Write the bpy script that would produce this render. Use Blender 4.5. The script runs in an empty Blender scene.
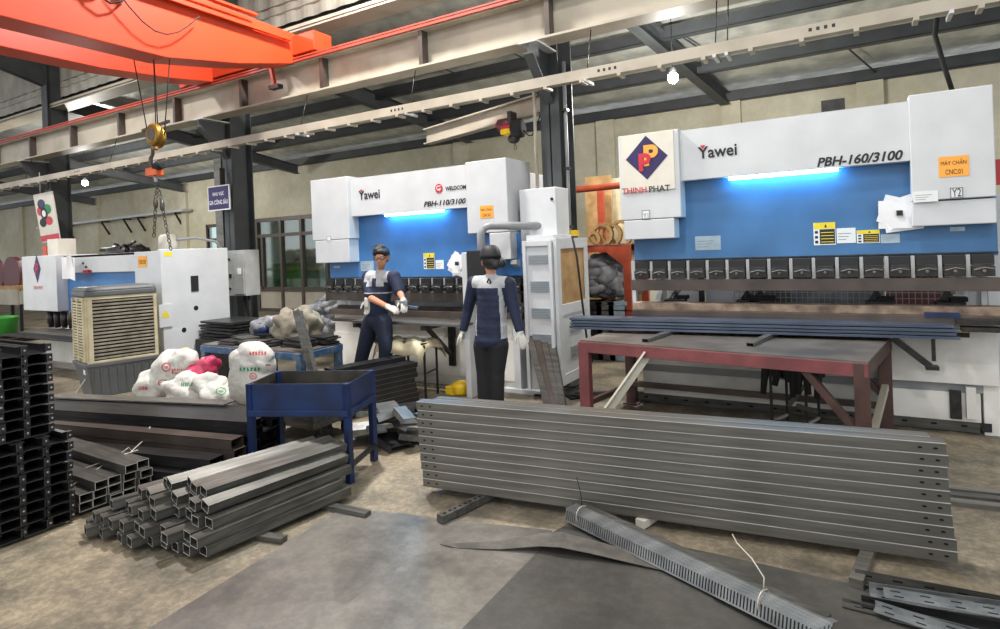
import bpy, bmesh, math, random
from mathutils import Vector, Matrix, Euler
random.seed(7)
C = bpy.context.scene.collection
S = bpy.context.scene
PI = math.pi
# ------------------------------------------------------------------ camera
FPX, YAW, PIT, ROLL, CYP, EYE = 604.0, -.5327, -.00325, -.0391, 249.5, 1.7
def _cam_axes():
    cy, sy = math.cos(YAW), math.sin(YAW); cp, sp = math.cos(PIT), math.sin(PIT)
    f = Vector((sy*cp, cy*cp, sp)); r = Vector((cy, -sy, 0)); u = r.cross(f)
    c, s = math.cos(ROLL), math.sin(ROLL)
    return (c*r+s*u), (-s*r+c*u), f
AX_R, AX_U, AX_F = _cam_axes()
cd = bpy.data.cameras.new('camera'); cam = bpy.data.objects.new('camera', cd); C.objects.link(cam)
cd.sensor_width = 36; cd.lens = FPX/1000*36; cd.shift_y = -(314.5-CYP)/1000
cd.clip_start = .05; cd.clip_end = 300
m = Matrix.Identity(4)
for i in range(3):
    m[i][0] = AX_R[i]; m[i][1] = AX_U[i]; m[i][2] = -AX_F[i]
m[0][3], m[1][3], m[2][3] = 0, 0, EYE
cam.matrix_world = m; S.camera = cam
# ------------------------------------------------------------------ world, exposure, lamps
S.view_settings.view_transform = 'Standard'; S.view_settings.look = 'None'
S.view_settings.gamma = 1; S.view_settings.use_curve_mapping = False
S.view_settings.exposure = 0.0
w = bpy.data.worlds.new('world'); S.world = w; w.use_nodes = True
bg = w.node_tree.nodes['Background']; bg.inputs[0].default_value = (.93, .97, 1, 1); bg.inputs[1].default_value = 1.45
def area(name, loc, tgt, size, power, color=(1, .97, .92)):
    l = bpy.data.lights.new(name, 'AREA'); l.shape = 'DISK'; l.size = size; l.energy = power; l.color = color
    o = bpy.data.objects.new(name, l); C.objects.link(o); o.location = loc
    o.rotation_euler = (Vector(tgt)-Vector(loc)).to_track_quat('-Z', 'Y').to_euler(); return o
UNSEEN_LAMPS = [(-5.2, 5.0, 6.9, 600), (-1.2, 3.6, 7.0, 170), (-4.2, -1.5, 8.0, 230), (-11.5, 3.2, 7.0, 340), (2.5, 0, 7.8, 190), (-12, -2, 8.0, 240)]  # out-of-view lamps: first set from the shadows, the rest added for brightness
for x, y, z, p in UNSEEN_LAMPS:
    area('unseen_high_bay_light', (x, y, z-.04), (x, y, 0), .45, p)
# ------------------------------------------------------------------ pixel helpers (photo frame 1000 x 629 -> place)
def ray(x, y):
    return AX_R*((x-500)/FPX) + AX_U*((CYP-y)/FPX) + AX_F
def ony(x, y, Y): d = ray(x, y); t = Y/d.y; return Vector((d.x*t, Y, EYE+d.z*t))
def onx(x, y, X): d = ray(x, y); t = X/d.x; return Vector((X, d.y*t, EYE+d.z*t))
def onz(x, y, Z=0): d = ray(x, y); t = (Z-EYE)/d.z; return Vector((d.x*t, d.y*t, Z))
# ------------------------------------------------------------------ materials
def srgb(h):
    h = h.lstrip('#'); v = [int(h[i:i+2], 16)/255 for i in (0, 2, 4)]
    return tuple(((c+.055)/1.055)**2.4 if c > .04045 else c/12.92 for c in v)+(1,)
def mat(name, hexc, rough=.5, metal=0, var=.12, scale=6, bump=0, bscale=40, hex2=None, emit=None, stretch=None, spec=None, detail=5, lo=.35, hi=.65):
    M = bpy.data.materials.new(name); M.use_nodes = True; nt = M.node_tree; b = nt.nodes['Principled BSDF']
    c = srgb(hexc)
    b.inputs['Roughness'].default_value = rough; b.inputs['Metallic'].default_value = metal
    if spec is not None: b.inputs['Specular IOR Level'].default_value = spec
    tc = nt.nodes.new('ShaderNodeTexCoord'); mp = nt.nodes.new('ShaderNodeMapping')
    nt.links.new(tc.outputs['Object'], mp.inputs[0])
    if stretch: mp.inputs['Scale'].default_value = stretch
    n = nt.nodes.new('ShaderNodeTexNoise'); n.inputs['Scale'].default_value = scale; n.inputs['Detail'].default_value = detail
    nt.links.new(mp.outputs[0], n.inputs['Vector'])
    r = nt.nodes.new('ShaderNodeValToRGB'); r.color_ramp.elements[0].position = lo; r.color_ramp.elements[1].position = hi
    c2 = srgb(hex2) if hex2 else tuple(x*(1-var) for x in c[:3])+(1,)
    c1 = c if hex2 else tuple(min(1, x*(1+var)) for x in c[:3])+(1,)
    r.color_ramp.elements[0].color = c2; r.color_ramp.elements[1].color = c1
    nt.links.new(n.outputs['Fac'], r.inputs[0]); nt.links.new(r.outputs[0], b.inputs['Base Color'])
    if bump:
        n2 = nt.nodes.new('ShaderNodeTexNoise'); n2.inputs['Scale'].default_value = bscale; n2.inputs['Detail'].default_value = 4
        nt.links.new(mp.outputs[0], n2.inputs['Vector'])
        bp = nt.nodes.new('ShaderNodeBump'); bp.inputs['Strength'].default_value = bump; bp.inputs['Distance'].default_value = .02
        nt.links.new(n2.outputs['Fac'], bp.inputs['Height']); nt.links.new(bp.outputs[0], b.inputs['Normal'])
    if emit:
        b.inputs['Emission Color'].default_value = srgb(emit[0]); b.inputs['Emission Strength'].default_value = emit[1]
    return M
K = {}
K['white'] = mat('machine_white_paint', '#c6c9cc', .42, var=.05, scale=3)
K['white_dirty'] = mat('scuffed_white_paint', '#e3e1db', .5, scale=2.2, hex2='#bcb8af', lo=.25, hi=.6, detail=8)
K['blue'] = mat('machine_blue_paint', '#3a72ad', .42, var=.14, scale=2.5, bump=.05, bscale=60, detail=8)
K['blue_less_lit'] = mat('less_lit_machine_blue', '#40709f', .45, var=.14, scale=2.5, bump=.05, bscale=60, detail=8)  # machine blue again, with the right ram's weaker light put into the colour
K['scaleorange'] = mat('scale_orange_plastic', '#e0601c', .45)
K['dark'] = mat('dark_tooling_steel', '#3a3837', .4, .6, var=.3, scale=14)
K['brown_steel'] = mat('oily_brown_steel', '#5c524c', .42, .3, scale=3, hex2='#443d39', detail=8)
K['die'] = mat('greasy_die_steel', '#a08c78', .55, .2, scale=7, hex2='#5a4a40', detail=9)
K['black'] = mat('black_paint', '#1b1b1d', .5, var=.2)
K['rubber'] = mat('black_rubber', '#18181a', .8)
K['grey'] = mat('grey_paint', '#8b8d8f', .45, var=.08)
K['lgrey'] = mat('light_grey_metal', '#b6b8b8', .4, .3, var=.08)
K['orange'] = mat('crane_orange_paint', '#c63d1a', .42, var=.06, scale=1.5)
K['cream'] = mat('cream_painted_steel', '#a9a192', .5, var=.06, scale=2, hex2='#8a8274', lo=.2, hi=.55)
K['darkbeam'] = mat('dark_grey_steel_frame', '#404446', .5, .1, var=.15, scale=3)
K['redpipe'] = mat('red_conductor_rail', '#a8402f', .5, var=.1)
K['gal'] = mat('bare_grey_steel', '#7b7872', .36, .45, scale=3, hex2='#605e59', stretch=(.6, 8, 8), detail=7)
K['gal_dk'] = mat('dark_mill_steel', '#63625e', .4, .4, scale=4, hex2='#454440', stretch=(1, 8, 8), detail=7)
K['blk_steel'] = mat('black_mill_steel', '#333335', .34, .4, scale=5, hex2='#222224', stretch=(1, 6, 6))
K['edge'] = mat('cut_rim_and_edge_glint', '#c9c8c2', .4, .3)  # cut tube rims, and the highlight painted on channel folds
K['hole'] = mat('hole_dark', '#0c0c0c', .9)
K['bluesteel'] = mat('blue_grey_steel_strip', '#626d80', .34, .45, scale=5, hex2='#454f60', stretch=(.5, 10, 10))
K['redtable'] = mat('faded_red_table_paint', '#84484a', .5, scale=5, hex2='#6a3a3c', detail=8)
K['brownleg'] = mat('rusty_brown_paint', '#523a34', .55, scale=6, hex2='#3d2b28')
K['plate'] = mat('worn_table_plate', '#7a726a', .5, .4, scale=3, hex2='#57514c', detail=8)
K['navyblue'] = mat('blue_cart_paint', '#102b5a', .45, scale=6, hex2='#0b1d3c', detail=8)
K['benchblue'] = mat('chipped_blue_bench_paint', '#2f5278', .5, scale=9, hex2='#5f6f80', lo=.4, hi=.5, detail=9)
K['trayin'] = mat('dirty_steel_tray', '#4a463f', .6, .3, scale=5, hex2='#312e2a')
K['coolgrey'] = mat('dark_grey_plastic', '#55585a', .5, var=.06)
K['coolcream'] = mat('aged_cream_plastic', '#c9bfa0', .5, scale=4, hex2='#ab9f80')
K['coolslat'] = mat('dusty_grille', '#8c8576', .6, scale=8, hex2='#6b6558')
K['sack'] = mat('woven_white_sack', '#bdbcb6', .7, var=.06, scale=5, bump=.3, bscale=25)
K['pink'] = mat('pink_plastic_bag', '#b93359', .35, var=.15, scale=7, bump=.3, bscale=18)
K['redp'] = mat('red_plastic', '#b5252d', .4)
K['yellow'] = mat('yellow_plastic', '#e0b81f', .4)
K['labely'] = mat('yellow_label', '#e3cc2c', .5)
K['labelw'] = mat('white_label', '#dfe3e4', .5, var=.03)
K['labelg'] = mat('grey_label', '#9fb2bd', .4, .2)
K['olabel'] = mat('orange_label', '#f2a640', .5, var=.03)
K['ink'] = mat('black_ink', '#1d1d22', .6)
K['inkred'] = mat('red_ink', '#c22638', .5)
K['inkgrey'] = mat('grey_ink', '#7c7f84', .5)
K['inkgreen'] = mat('green_ink', '#2f8a57', .6)
K['purple'] = mat('dark_purple_print', '#2a1f55', .5)
K['signwhite'] = mat('aged_white_sign', '#d4d0c4', .5, var=.04)
K['paper'] = mat('white_paper', '#e9eaec', .7, var=.02)
K['card'] = mat('brown_cardboard', '#b99563', .7, scale=5, hex2='#96744a')
K['plaster'] = None
K['glassw'] = None
K['skin'] = mat('skin', '#b98466', .55, var=.05)
K['hair'] = mat('black_hair', '#141214', .5, bump=.4, bscale=90)
K['navy'] = mat('navy_work_cloth', '#1c2744', .75, scale=9, hex2='#151d35', bump=.35, bscale=18)
K['clothgrey'] = mat('grey_work_cloth', '#a6a9ac', .75, var=.08, bump=.3, bscale=18)
K['trouser'] = mat('black_trouser_cloth', '#17181c', .8, var=.2, bump=.35, bscale=16)
K['trouser_n'] = mat('navy_trouser_cloth', '#192136', .8, var=.2, bump=.35, bscale=16)
K['glove'] = mat('white_cotton_glove', '#c9c6bf', .8, var=.08, bump=.2, bscale=60)
K['shoe'] = mat('dark_shoe', '#222', .6) if False else mat('dark_shoe', '#222226', .6)
K['window_frame'] = mat('brown_window_frame', '#4a4138', .45, .2, var=.1)
K['greenp'] = mat('green_plastic', '#3e9b3a', .5)
K['maroon'] = mat('maroon_reel', '#5e2a31', .5)
K['rack'] = mat('orange_red_rack_paint', '#b04a2c', .5, scale=5, hex2='#93391f')
K['greybag'] = mat('grey_plastic_bags', '#a3a4a8', .45, scale=4, hex2='#62646a', bump=.5, bscale=14)
K['wire'] = mat('tie_wire', '#b9b3a6', .5, .3)
K['brass'] = mat('brass_pulley', '#97732f', .45, .5, var=.25)
K['chain'] = mat('chain_steel', '#55534f', .45, .7)
K['redboard'] = mat('dull_red_panel', '#8b4a4c', .6)
K['zinc'] = mat('zinc_plated_strip', '#a9acad', .33, .75, scale=9, hex2='#85898a')
def led(name, hexc, s):
    M = bpy.data.materials.new(name); M.use_nodes = True; b = M.node_tree.nodes['Principled BSDF']
    b.inputs['Base Color'].default_value = (.8, .8, .8, 1); b.inputs['Emission Color'].default_value = srgb(hexc); b.inputs['Emission Strength'].default_value = s
    return M
K['led'] = led('cyan_led', '#6fccff', 34)
K['bulb'] = led('white_led_bulb', '#fff6e6', 60)
K['hb'] = led('unseen_lamp_diffuser', '#fff8ee', 25)
def two_tone(name, a, b_, c_, sc, rough=.7, bump=.15, rough2=None, scuff=.22):
    M = bpy.data.materials.new(name); M.use_nodes = True; nt = M.node_tree; b = nt.nodes['Principled BSDF']
    b.inputs['Roughness'].default_value = rough
    tc = nt.nodes.new('ShaderNodeTexCoord'); N = []
    for s, d in ((sc, 8), (sc*5, 9), (sc*.35, 3)):
        n = nt.nodes.new('ShaderNodeTexNoise'); n.inputs['Scale'].default_value = s; n.inputs['Detail'].default_value = d; n.inputs['Roughness'].default_value = .62
        nt.links.new(tc.outputs['Object'], n.inputs['Vector']); N.append(n)
    r = nt.nodes.new('ShaderNodeValToRGB'); e = r.color_ramp.elements
    e[0].position = .40; e[0].color = srgb(a); e[1].position = .58; e[1].color = srgb(b_)
    r2 = nt.nodes.new('ShaderNodeValToRGB'); e = r2.color_ramp.elements
    e[0].position = .42; e[0].color = (0, 0, 0, 1); e[1].position = .66; e[1].color = (1, 1, 1, 1)
    mx = nt.nodes.new('ShaderNodeMixRGB'); mx.inputs[2].default_value = srgb(c_)
    nt.links.new(N[0].outputs['Fac'], r.inputs[0]); nt.links.new(N[2].outputs['Fac'], r2.inputs[0])
    mul = nt.nodes.new('ShaderNodeMath'); mul.operation = 'MULTIPLY'
    nt.links.new(r2.outputs[0], mul.inputs[0]); nt.links.new(N[1].outputs['Fac'], mul.inputs[1])
    nt.links.new(mul.outputs[0], mx.inputs[0]); nt.links.new(r.outputs[0], mx.inputs[1]); nt.links.new(mx.outputs[0], b.inputs['Base Color'])
    if scuff:
        nf = nt.nodes.new('ShaderNodeTexNoise'); nf.inputs['Scale'].default_value = sc*14; nf.inputs['Detail'].default_value = 10; nf.inputs['Roughness'].default_value = .7
        nt.links.new(tc.outputs['Object'], nf.inputs['Vector']); rf_ = nt.nodes.new('ShaderNodeValToRGB'); e = rf_.color_ramp.elements
        e[0].position = .47; e[0].color = (1-scuff,)*3+(1,); e[1].position = .56; e[1].color = (1+scuff*.4,)*3+(1,)
        nt.links.new(nf.outputs['Fac'], rf_.inputs[0]); m2 = nt.nodes.new('ShaderNodeMixRGB'); m2.blend_type = 'MULTIPLY'; m2.inputs[0].default_value = 1
        nt.links.new(mx.outputs[0], m2.inputs[1]); nt.links.new(rf_.outputs[0], m2.inputs[2]); nt.links.new(m2.outputs[0], b.inputs['Base Color'])
    if rough2 is not None:
        mr = nt.nodes.new('ShaderNodeMapRange'); mr.inputs['To Min'].default_value = rough; mr.inputs['To Max'].default_value = rough2
        nt.links.new(N[0].outputs['Fac'], mr.inputs['Value']); nt.links.new(mr.outputs[0], b.inputs['Roughness'])
    bp = nt.nodes.new('ShaderNodeBump'); bp.inputs['Strength'].default_value = bump; bp.inputs['Distance'].default_value = .01
    nt.links.new(N[1].outputs['Fac'], bp.inputs['Height']); nt.links.new(bp.outputs[0], b.inputs['Normal'])
    return M
K['floor'] = two_tone('worn_concrete_floor', '#655e50', '#978b75', '#474541', 1.7, .6, .6)
K['plaster'] = two_tone('aged_cream_plaster', '#c4bfa6', '#d8d3be', '#98937f', .5, .85, .15, None, .05)
K['sheet'] = two_tone('oily_steel_sheet', '#605e59', '#8d8981', '#4f545b', 1.3, .42, .04, .3, .1)
K['sheet'].node_tree.nodes['Principled BSDF'].inputs['Metallic'].default_value = .35
K['sheet2'] = two_tone('dark_steel_sheet', '#464542', '#605e59', '#3c4149', 1.1, .42, .04, .3, .1)
K['sheet2'].node_tree.nodes['Principled BSDF'].inputs['Metallic'].default_value = .35
K['foil'] = mat('silver_insulation_foil', '#dcdfdc', .3, .5, scale=3, hex2='#b4b8b5', bump=.5, bscale=10, detail=7)
K['corr'] = mat('corrugated_light_sheet', '#a8a498', .6, .1, scale=2, hex2='#8f8b80')
K['roofdk'] = mat('dark_roof_sheet', '#5b5f5f', .6, .2, var=.15)
def glass(name, tint, alpha=.6):
    M = bpy.data.materials.new(name); M.use_nodes = True; nt = M.node_tree; out = nt.nodes['Material Output']; nt.nodes.remove(nt.nodes['Principled BSDF'])
    g = nt.nodes.new('ShaderNodeBsdfGlossy'); g.inputs['Roughness'].default_value = .06
    t = nt.nodes.new('ShaderNodeBsdfTransparent'); t.inputs[0].default_value = srgb(tint); mx = nt.nodes.new('ShaderNodeMixShader'); mx.inputs[0].default_value = 1-alpha
    nt.links.new(t.outputs[0], mx.inputs[1]); nt.links.new(g.outputs[0], mx.inputs[2]); nt.links.new(mx.outputs[0], out.inputs[0]); return M
K['glass'] = glass('window_glass', '#cfe0dc', .8)
# ------------------------------------------------------------------ mesh builder
class MB:
    def __init__(s): s.v = []; s.f = []; s.mi = []; s.mats = []; s.sm = []
    def _m(s, m):
        if m is None: m = s.mats[0] if s.mats else K['grey']
        if isinstance(m, str): m = K[m]
        if m not in s.mats: s.mats.append(m)
        return s.mats.index(m)
    def add(s, vs, fs, m=None, smooth=False):
        k = s._m(m); o = len(s.v); s.v += [Vector(q) for q in vs]
        for f in fs: s.f.append([i+o for i in f]); s.mi.append(k); s.sm.append(smooth)
        return s
    def box(s, x0, x1, y0, y1, z0, z1, m=None):
        vs = [(x, y, z) for x in (x0, x1) for y in (y0, y1) for z in (z0, z1)]
        return s.add(vs, [(0, 1, 3, 2), (4, 6, 7, 5), (0, 4, 5, 1), (2, 3, 7, 6), (0, 2, 6, 4), (1, 5, 7, 3)], m)
    def hexa(s, q, m=None):   # 4 bottom + 4 top
        return s.add(q, [(0, 3, 2, 1), (4, 5, 6, 7), (0, 1, 5, 4), (1, 2, 6, 5), (2, 3, 7, 6), (3, 0, 4, 7)], m)
    def bar(s, p, q, w, h, m=None, up=(0, 0, 1)):
        p, q = Vector(p), Vector(q); d = (q-p).normalized(); u = Vector(up)
        if abs(d.dot(u)) > .98: u = Vector((0, 1, 0))
        r = d.cross(u).normalized(); u = r.cross(d)
        vs = []
        for c in (p, q):
            for a, b in ((-1, -1), (1, -1), (1, 1), (-1, 1)): vs.append(c+r*(a*w/2)+u*(b*h/2))
        return s.add(vs, [(0, 1, 2, 3), (7, 6, 5, 4), (0, 4, 5, 1), (1, 5, 6, 2), (2, 6, 7, 3), (3, 7, 4, 0)], m)
    def prism(s, poly, vec, m=None):   # 3D polygon extruded by vec
        n = len(poly); vec = Vector(vec); a = [Vector(p) for p in poly]; b = [p+vec for p in a]
        return s.add(a+b, [tuple(range(n))[::-1], tuple(range(n, 2*n))]+[(i, (i+1) % n, n+(i+1) % n, n+i) for i in range(n)], m)
    def loft(s, rings, m=None, cap=True, smooth=True):
        n = len(rings[0]); vs = [p for r in rings for p in r]; fs = []
        for k in range(len(rings)-1):
            for i in range(n): j = (i+1) % n; fs.append((k*n+i, k*n+j, (k+1)*n+j, (k+1)*n+i))
        o = len(s.v); s.add(vs, fs, m, smooth)
        if cap:
            k = s._m(m); e = o+n*(len(rings)-1)
            s.f += [[o+i for i in range(n)][::-1], [e+i for i in range(n)]]; s.mi += [k, k]; s.sm += [False, False]
        return s
    def tube(s, pts, r, m=None, n=8, smooth=True):
        pts = [Vector(p) for p in pts]; rr = r if isinstance(r, (list, tuple)) else [r]*len(pts); rings = []
        ref = None
        for i, p in enumerate(pts):
            d = (pts[min(i+1, len(pts)-1)]-pts[max(i-1, 0)])
            if d.length < 1e-9: d = Vector((0, 0, 1))
            d.normalize()
            if ref is None or abs(ref.dot(d)) > .95: ref = Vector((0, 0, 1)) if abs(d.z) < .9 else Vector((1, 0, 0))
            a = d.cross(ref).normalized(); b = a.cross(d); ref = b
            rings.append([p+a*(rr[i]*math.cos(2*PI*k/n))+b*(rr[i]*math.sin(2*PI*k/n)) for k in range(n)])
        return s.loft(rings, m, True, smooth)
    def ell(s, c, r, m=None, n=16, k=10, rot=None, f=None):
        c = Vector(c); r = (r, r, r) if isinstance(r, (int, float)) else r; R_ = rot or Matrix.Identity(3); rings = []
        for j in range(1, k):
            t = PI*j/k; ring = []
            for i in range(n):
                a = 2*PI*i/n; p = Vector((math.sin(t)*math.cos(a), math.sin(t)*math.sin(a), -math.cos(t)))
                if f: p = f(p)
                ring.append(c+R_ @ Vector((p.x*r[0], p.y*r[1], p.z*r[2])))
            rings.append(ring)
        s.loft(rings, m, False)
        bo = c+R_ @ Vector((0, 0, -r[2])); to = c+R_ @ Vector((0, 0, r[2]))
        o = len(s.v)-n*(k-1); e = len(s.v)-n; q = len(s.v); s.v += [bo, to]; kk = s._m(m)
        for i in range(n):
            j = (i+1) % n; s.f += [[o+i, q, o+j], [e+i, e+j, q+1]]; s.mi += [kk, kk]; s.sm += [True, True]
        return s
    def lathe(s, c, prof, m=None, n=20, axis='z', smooth=True):
        c = Vector(c); rings = []
        for r, h in prof:
            ring = []
            for i in range(n):
                a = 2*PI*i/n; x, y = r*math.cos(a), r*math.sin(a)
                ring.append(c+{'z': Vector((x, y, h)), 'y': Vector((x, h, y)), 'x': Vector((h, x, y))}[axis])
            rings.append(ring)
        return s.loft(rings, m, True, smooth)
    def build(s, name, parent=None, bevel=0, world=True, fix=True):
        me = bpy.data.meshes.new(name)
        inv = base_mat(parent).inverted() if (parent is not None and world) else None
        me.from_pydata([tuple(inv @ v) if inv else tuple(v) for v in s.v], [], s.f)
        for mm in s.mats: me.materials.append(mm)
        me.polygons.foreach_set('material_index', s.mi); me.polygons.foreach_set('use_smooth', s.sm)
        if fix:
            bm = bmesh.new(); bm.from_mesh(me)
            bmesh.ops.recalc_face_normals(bm, faces=bm.faces); bm.to_mesh(me); bm.free()
        me.update()
        o = bpy.data.objects.new(name, me); C.objects.link(o)
        if parent is not None: o.parent = parent
        if bevel:
            b = o.modifiers.new('bevel', 'BEVEL'); b.width = bevel; b.segments = 2; b.limit_method = 'ANGLE'; b.harden_normals = False
        return o
def base_mat(o):
    mm = Matrix.Translation(o.location) @ o.rotation_euler.to_matrix().to_4x4()
    return base_mat(o.parent) @ mm if o.parent else mm
def thing(name, label, cat, loc=(0, 0, 0), rz=0, group=None):
    o = bpy.data.objects.new(name, None); C.objects.link(o); o.empty_display_size = .1
    o.location = loc; o.rotation_euler = (0, 0, rz); return tag(o, label, cat, group)
def tag(o, label, cat, group=None, kind=None):
    o['label'] = label; o['category'] = cat
    if group: o['group'] = group
    if kind: o['kind'] = kind
    return o
def recenter(o):      # put a single-mesh thing's origin at its base
    me = o.data; zs = [v.co.z for v in me.vertices]; c = sum((v.co for v in me.vertices), Vector())/len(me.vertices); c.z = min(zs)
    me.transform(Matrix.Translation(-c)); o.location = c; return o
def solo(mb, name, label, cat, group=None, bevel=0):
    return tag(recenter(mb.build(name, None, bevel)), label, cat, group)
def struct(mb, name, bevel=0):
    o = mb.build(name, None, bevel); o['kind'] = 'structure'; return o
def dup(root, loc, rot=None, label=None, group=None):
    r = root.copy(); C.objects.link(r); r.location = loc
    if rot is not None: r.rotation_euler = rot if not isinstance(rot, (int, float)) else (0, 0, rot)
    if label: r['label'] = label
    if group: r['group'] = group
    for ch in list(root.children):
        c = ch.copy(); C.objects.link(c); c.parent = r
        for g in list(ch.children): d = g.copy(); C.objects.link(d); d.parent = c
    return r
def txt(s, p0, p1, zs, m, parent, name='lettering', shear=0, off=0, normal='-y', depth=.0015):
    """lettering fitted between two points p0 (left bottom) and p1 (right bottom), height zs"""
    cu = bpy.data.curves.new('t', 'FONT'); cu.body = s; cu.size = 1; cu.shear = shear; cu.offset = off; cu.resolution_u = 3; cu.extrude = 0
    o = bpy.data.objects.new('t', cu); C.objects.link(o)
    dg = bpy.context.evaluated_depsgraph_get(); me = bpy.data.meshes.new_from_object(o.evaluated_get(dg)); bpy.data.objects.remove(o)
    xs = [v.co.x for v in me.vertices]; ys = [v.co.y for v in me.vertices]
    x0, x1, y0, y1 = min(xs), max(xs), min(ys), max(ys)
    p0, p1 = Vector(p0), Vector(p1); e = p1-p0; up = Vector((0, 0, 1)); nrm = e.cross(up).normalized()
    for v in me.vertices:
        v.co = p0+e*((v.co.x-x0)/(x1-x0))+up*(zs*(v.co.y-y0)/(y1-y0))+nrm*depth
    me.transform(base_mat(parent).inverted()); me.materials.clear(); me.materials.append(K[m] if isinstance(m, str) else m)
    ob = bpy.data.objects.new(name, me); C.objects.link(ob); ob.parent = parent
    bm = bmesh.new(); bm.from_mesh(me); bm.to_mesh(me); bm.free()
    return ob
def blob(name, parent, m, chains=(), ells=(), voxel=.012, smooth=4, world=True):
    """one continuous surface from tapered chains and ellipsoids"""
    b = MB(); b._m(m)
    for ch in chains:
        for (p, r), (q, t) in zip(ch[:-1], ch[1:]):
            p, q = Vector(p), Vector(q); b.tube([p, q], [r, t], m, 12)
        for p, r in ch: b.ell(p, r, m, 12, 8)
    for e in ells: b.ell(e[0], e[1], m, 16, 12, e[2] if len(e) > 2 else None)
    o = b.build(name, parent, fix=False, world=world)
    md = o.modifiers.new('r', 'REMESH'); md.mode = 'VOXEL'; md.voxel_size = voxel; md.use_smooth_shade = True
    if smooth: sm = o.modifiers.new('s', 'SMOOTH'); sm.iterations = smooth; sm.factor = .5
    dg = bpy.context.evaluated_depsgraph_get(); me = bpy.data.meshes.new_from_object(o.evaluated_get(dg))
    o.modifiers.clear(); o.data = me
    for p in me.polygons: p.use_smooth = True
    return o
from mathutils import noise as _nz
def crumple(o, a1=.012, f1=9, a2=.006, f2=24, off=0):
    me = o.data; me.update(); ns = [v.normal.copy() for v in me.vertices]
    for v, n in zip(me.vertices, ns):
        p = v.co+Vector((off, off*.7, 0)); k = (1-abs(_nz.noise(p*f1))*2)*a1+(1-abs(_nz.noise(p*f2))*2)*a2
        v.co = v.co+n*k
    me.update()
ORD = ['bottom', 'second', 'third', 'fourth', 'fifth', 'sixth', 'seventh', 'eighth', 'ninth', 'tenth', 'eleventh', 'twelfth', 'thirteenth', 'fourteenth', 'fifteenth', 'sixteenth', 'seventeenth', 'eighteenth', 'nineteenth', 'twentieth']
def nth(i): return (['first']+ORD[1:])[i]
# ================================================================== SETTING
YC, YW, ZW, SL = 6.8, 12.5, 4.45, .205       # column line, back wall, eave height, lean-to slope
def roofz(y): return ZW + SL*(YW-y)
fl = MB(); fl.box(-45, 12, -14, 14, -.2, 0, 'floor'); struct(fl, 'floor')
# back wall with openings: window band
wl = MB(); wx0, wx1 = ony(249, 222, YW).x-.25, ony(318, 215, YW).x+1.2; wz0, wz1 = .65, 2.85
nx0, nx1, nz0, nz1 = ony(206, 222, YW).x, ony(222, 222, YW).x, 1.6, 2.85
wl.box(-45, nx0, YW, YW+.2, 0, ZW, 'plaster'); wl.box(nx0, nx1, YW, YW+.2, 0, nz0, 'plaster'); wl.box(nx0, nx1, YW, YW+.2, nz1, ZW, 'plaster')
wl.box(nx1, wx0, YW, YW+.2, 0, ZW, 'plaster'); wl.box(wx0, wx1, YW, YW+.2, wz1, ZW, 'plaster')
wl.box(wx1, 12, YW, YW+.2, 0, ZW, 'plaster')
struct(wl, 'wall_back')
for i, (px, wdt) in enumerate(((183, .35), (462, .4), (560, .35), (607, .4), (733, .35), (872, .4), (95, .35), (20, .35))):
    x = ony(px, 150, YW).x; t = MB(); t.box(x-wdt/2, x+wdt/2, YW-.1, YW, 0, ZW-.1, 'plaster'); struct(t, 'trim_%d' % (i+1))
# window wall: frame, panes, lower panels
fr = MB(); xs = [wx0, wx0+.62, wx0+1.72, wx0+2.62, wx1-.9, wx1]
for z, h in ((0, .1), (.62, .14), (2.3, .1), (2.78, .12)): fr.box(wx0, wx1, YW-.03, YW+.1, z, z+h, 'window_frame')
for i, x in enumerate(xs): fr.box(x-.05, x+.05, YW-.04, YW+.1, 0, wz1, 'window_frame')
fr.box(xs[1]+.18, xs[1]+.28, YW-.03, YW+.06, .7, 2.3, 'window_frame')
wf = struct(fr, 'window_1'); 
pn = MB(); pn.box(wx0, wx1, YW+.03, YW+.06, .7, 2.8, 'glass'); o = pn.build('pane', wf)
lp = MB(); lp.box(wx0, wx1, YW, YW+.05, .08, .64, 'cream'); o = lp.build('lower_panel', wf)
fr = MB(); fr.box(nx0, nx1, YW-.02, YW+.08, nz1-.1, nz1, 'window_frame'); fr.box(nx0, nx0+.08, YW-.02, YW+.08, nz0, nz1, 'window_frame'); fr.box(nx0, nx1, YW-.02, YW+.08, 2.3, 2.38, 'window_frame'); fr.box(nx0, nx1, YW-.02, YW+.08, nz0, nz0+.08, 'window_frame')
w2 = struct(fr, 'window_2'); pn = MB(); pn.box(nx0, nx1, YW+.02, YW+.04, nz0, nz1, 'glass'); pn.build('pane', w2)
# room behind the glass
rm = MB(); rm.box(wx0-5, wx1+2, YW+3.2, YW+3.4, 0, 3.2, 'corr'); rm.box(wx0-5, wx1+2, YW+.2, YW+3.2, 3.0, 3.1, 'corr'); struct(rm, 'wall_office')
for i, (x, c, z) in enumerate(((wx0+.5, 'greenp', .75), (wx0+1.1, 'lgrey', .9))):
    t = MB(); t.box(x-.7, x+.5, YW+1.2+i*.4, YW+1.6+i*.4, 0, z+.7, c); t.box(x-.75, x+.55, YW+1.15+i*.4, YW+1.65+i*.4, z+.7, z+.75, 'lgrey')
    solo(t, 'office_cabinet', ['green cabinet seen dimly through the office window', 'pale grey cabinet seen through the office window'][i], 'cabinet')
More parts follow.
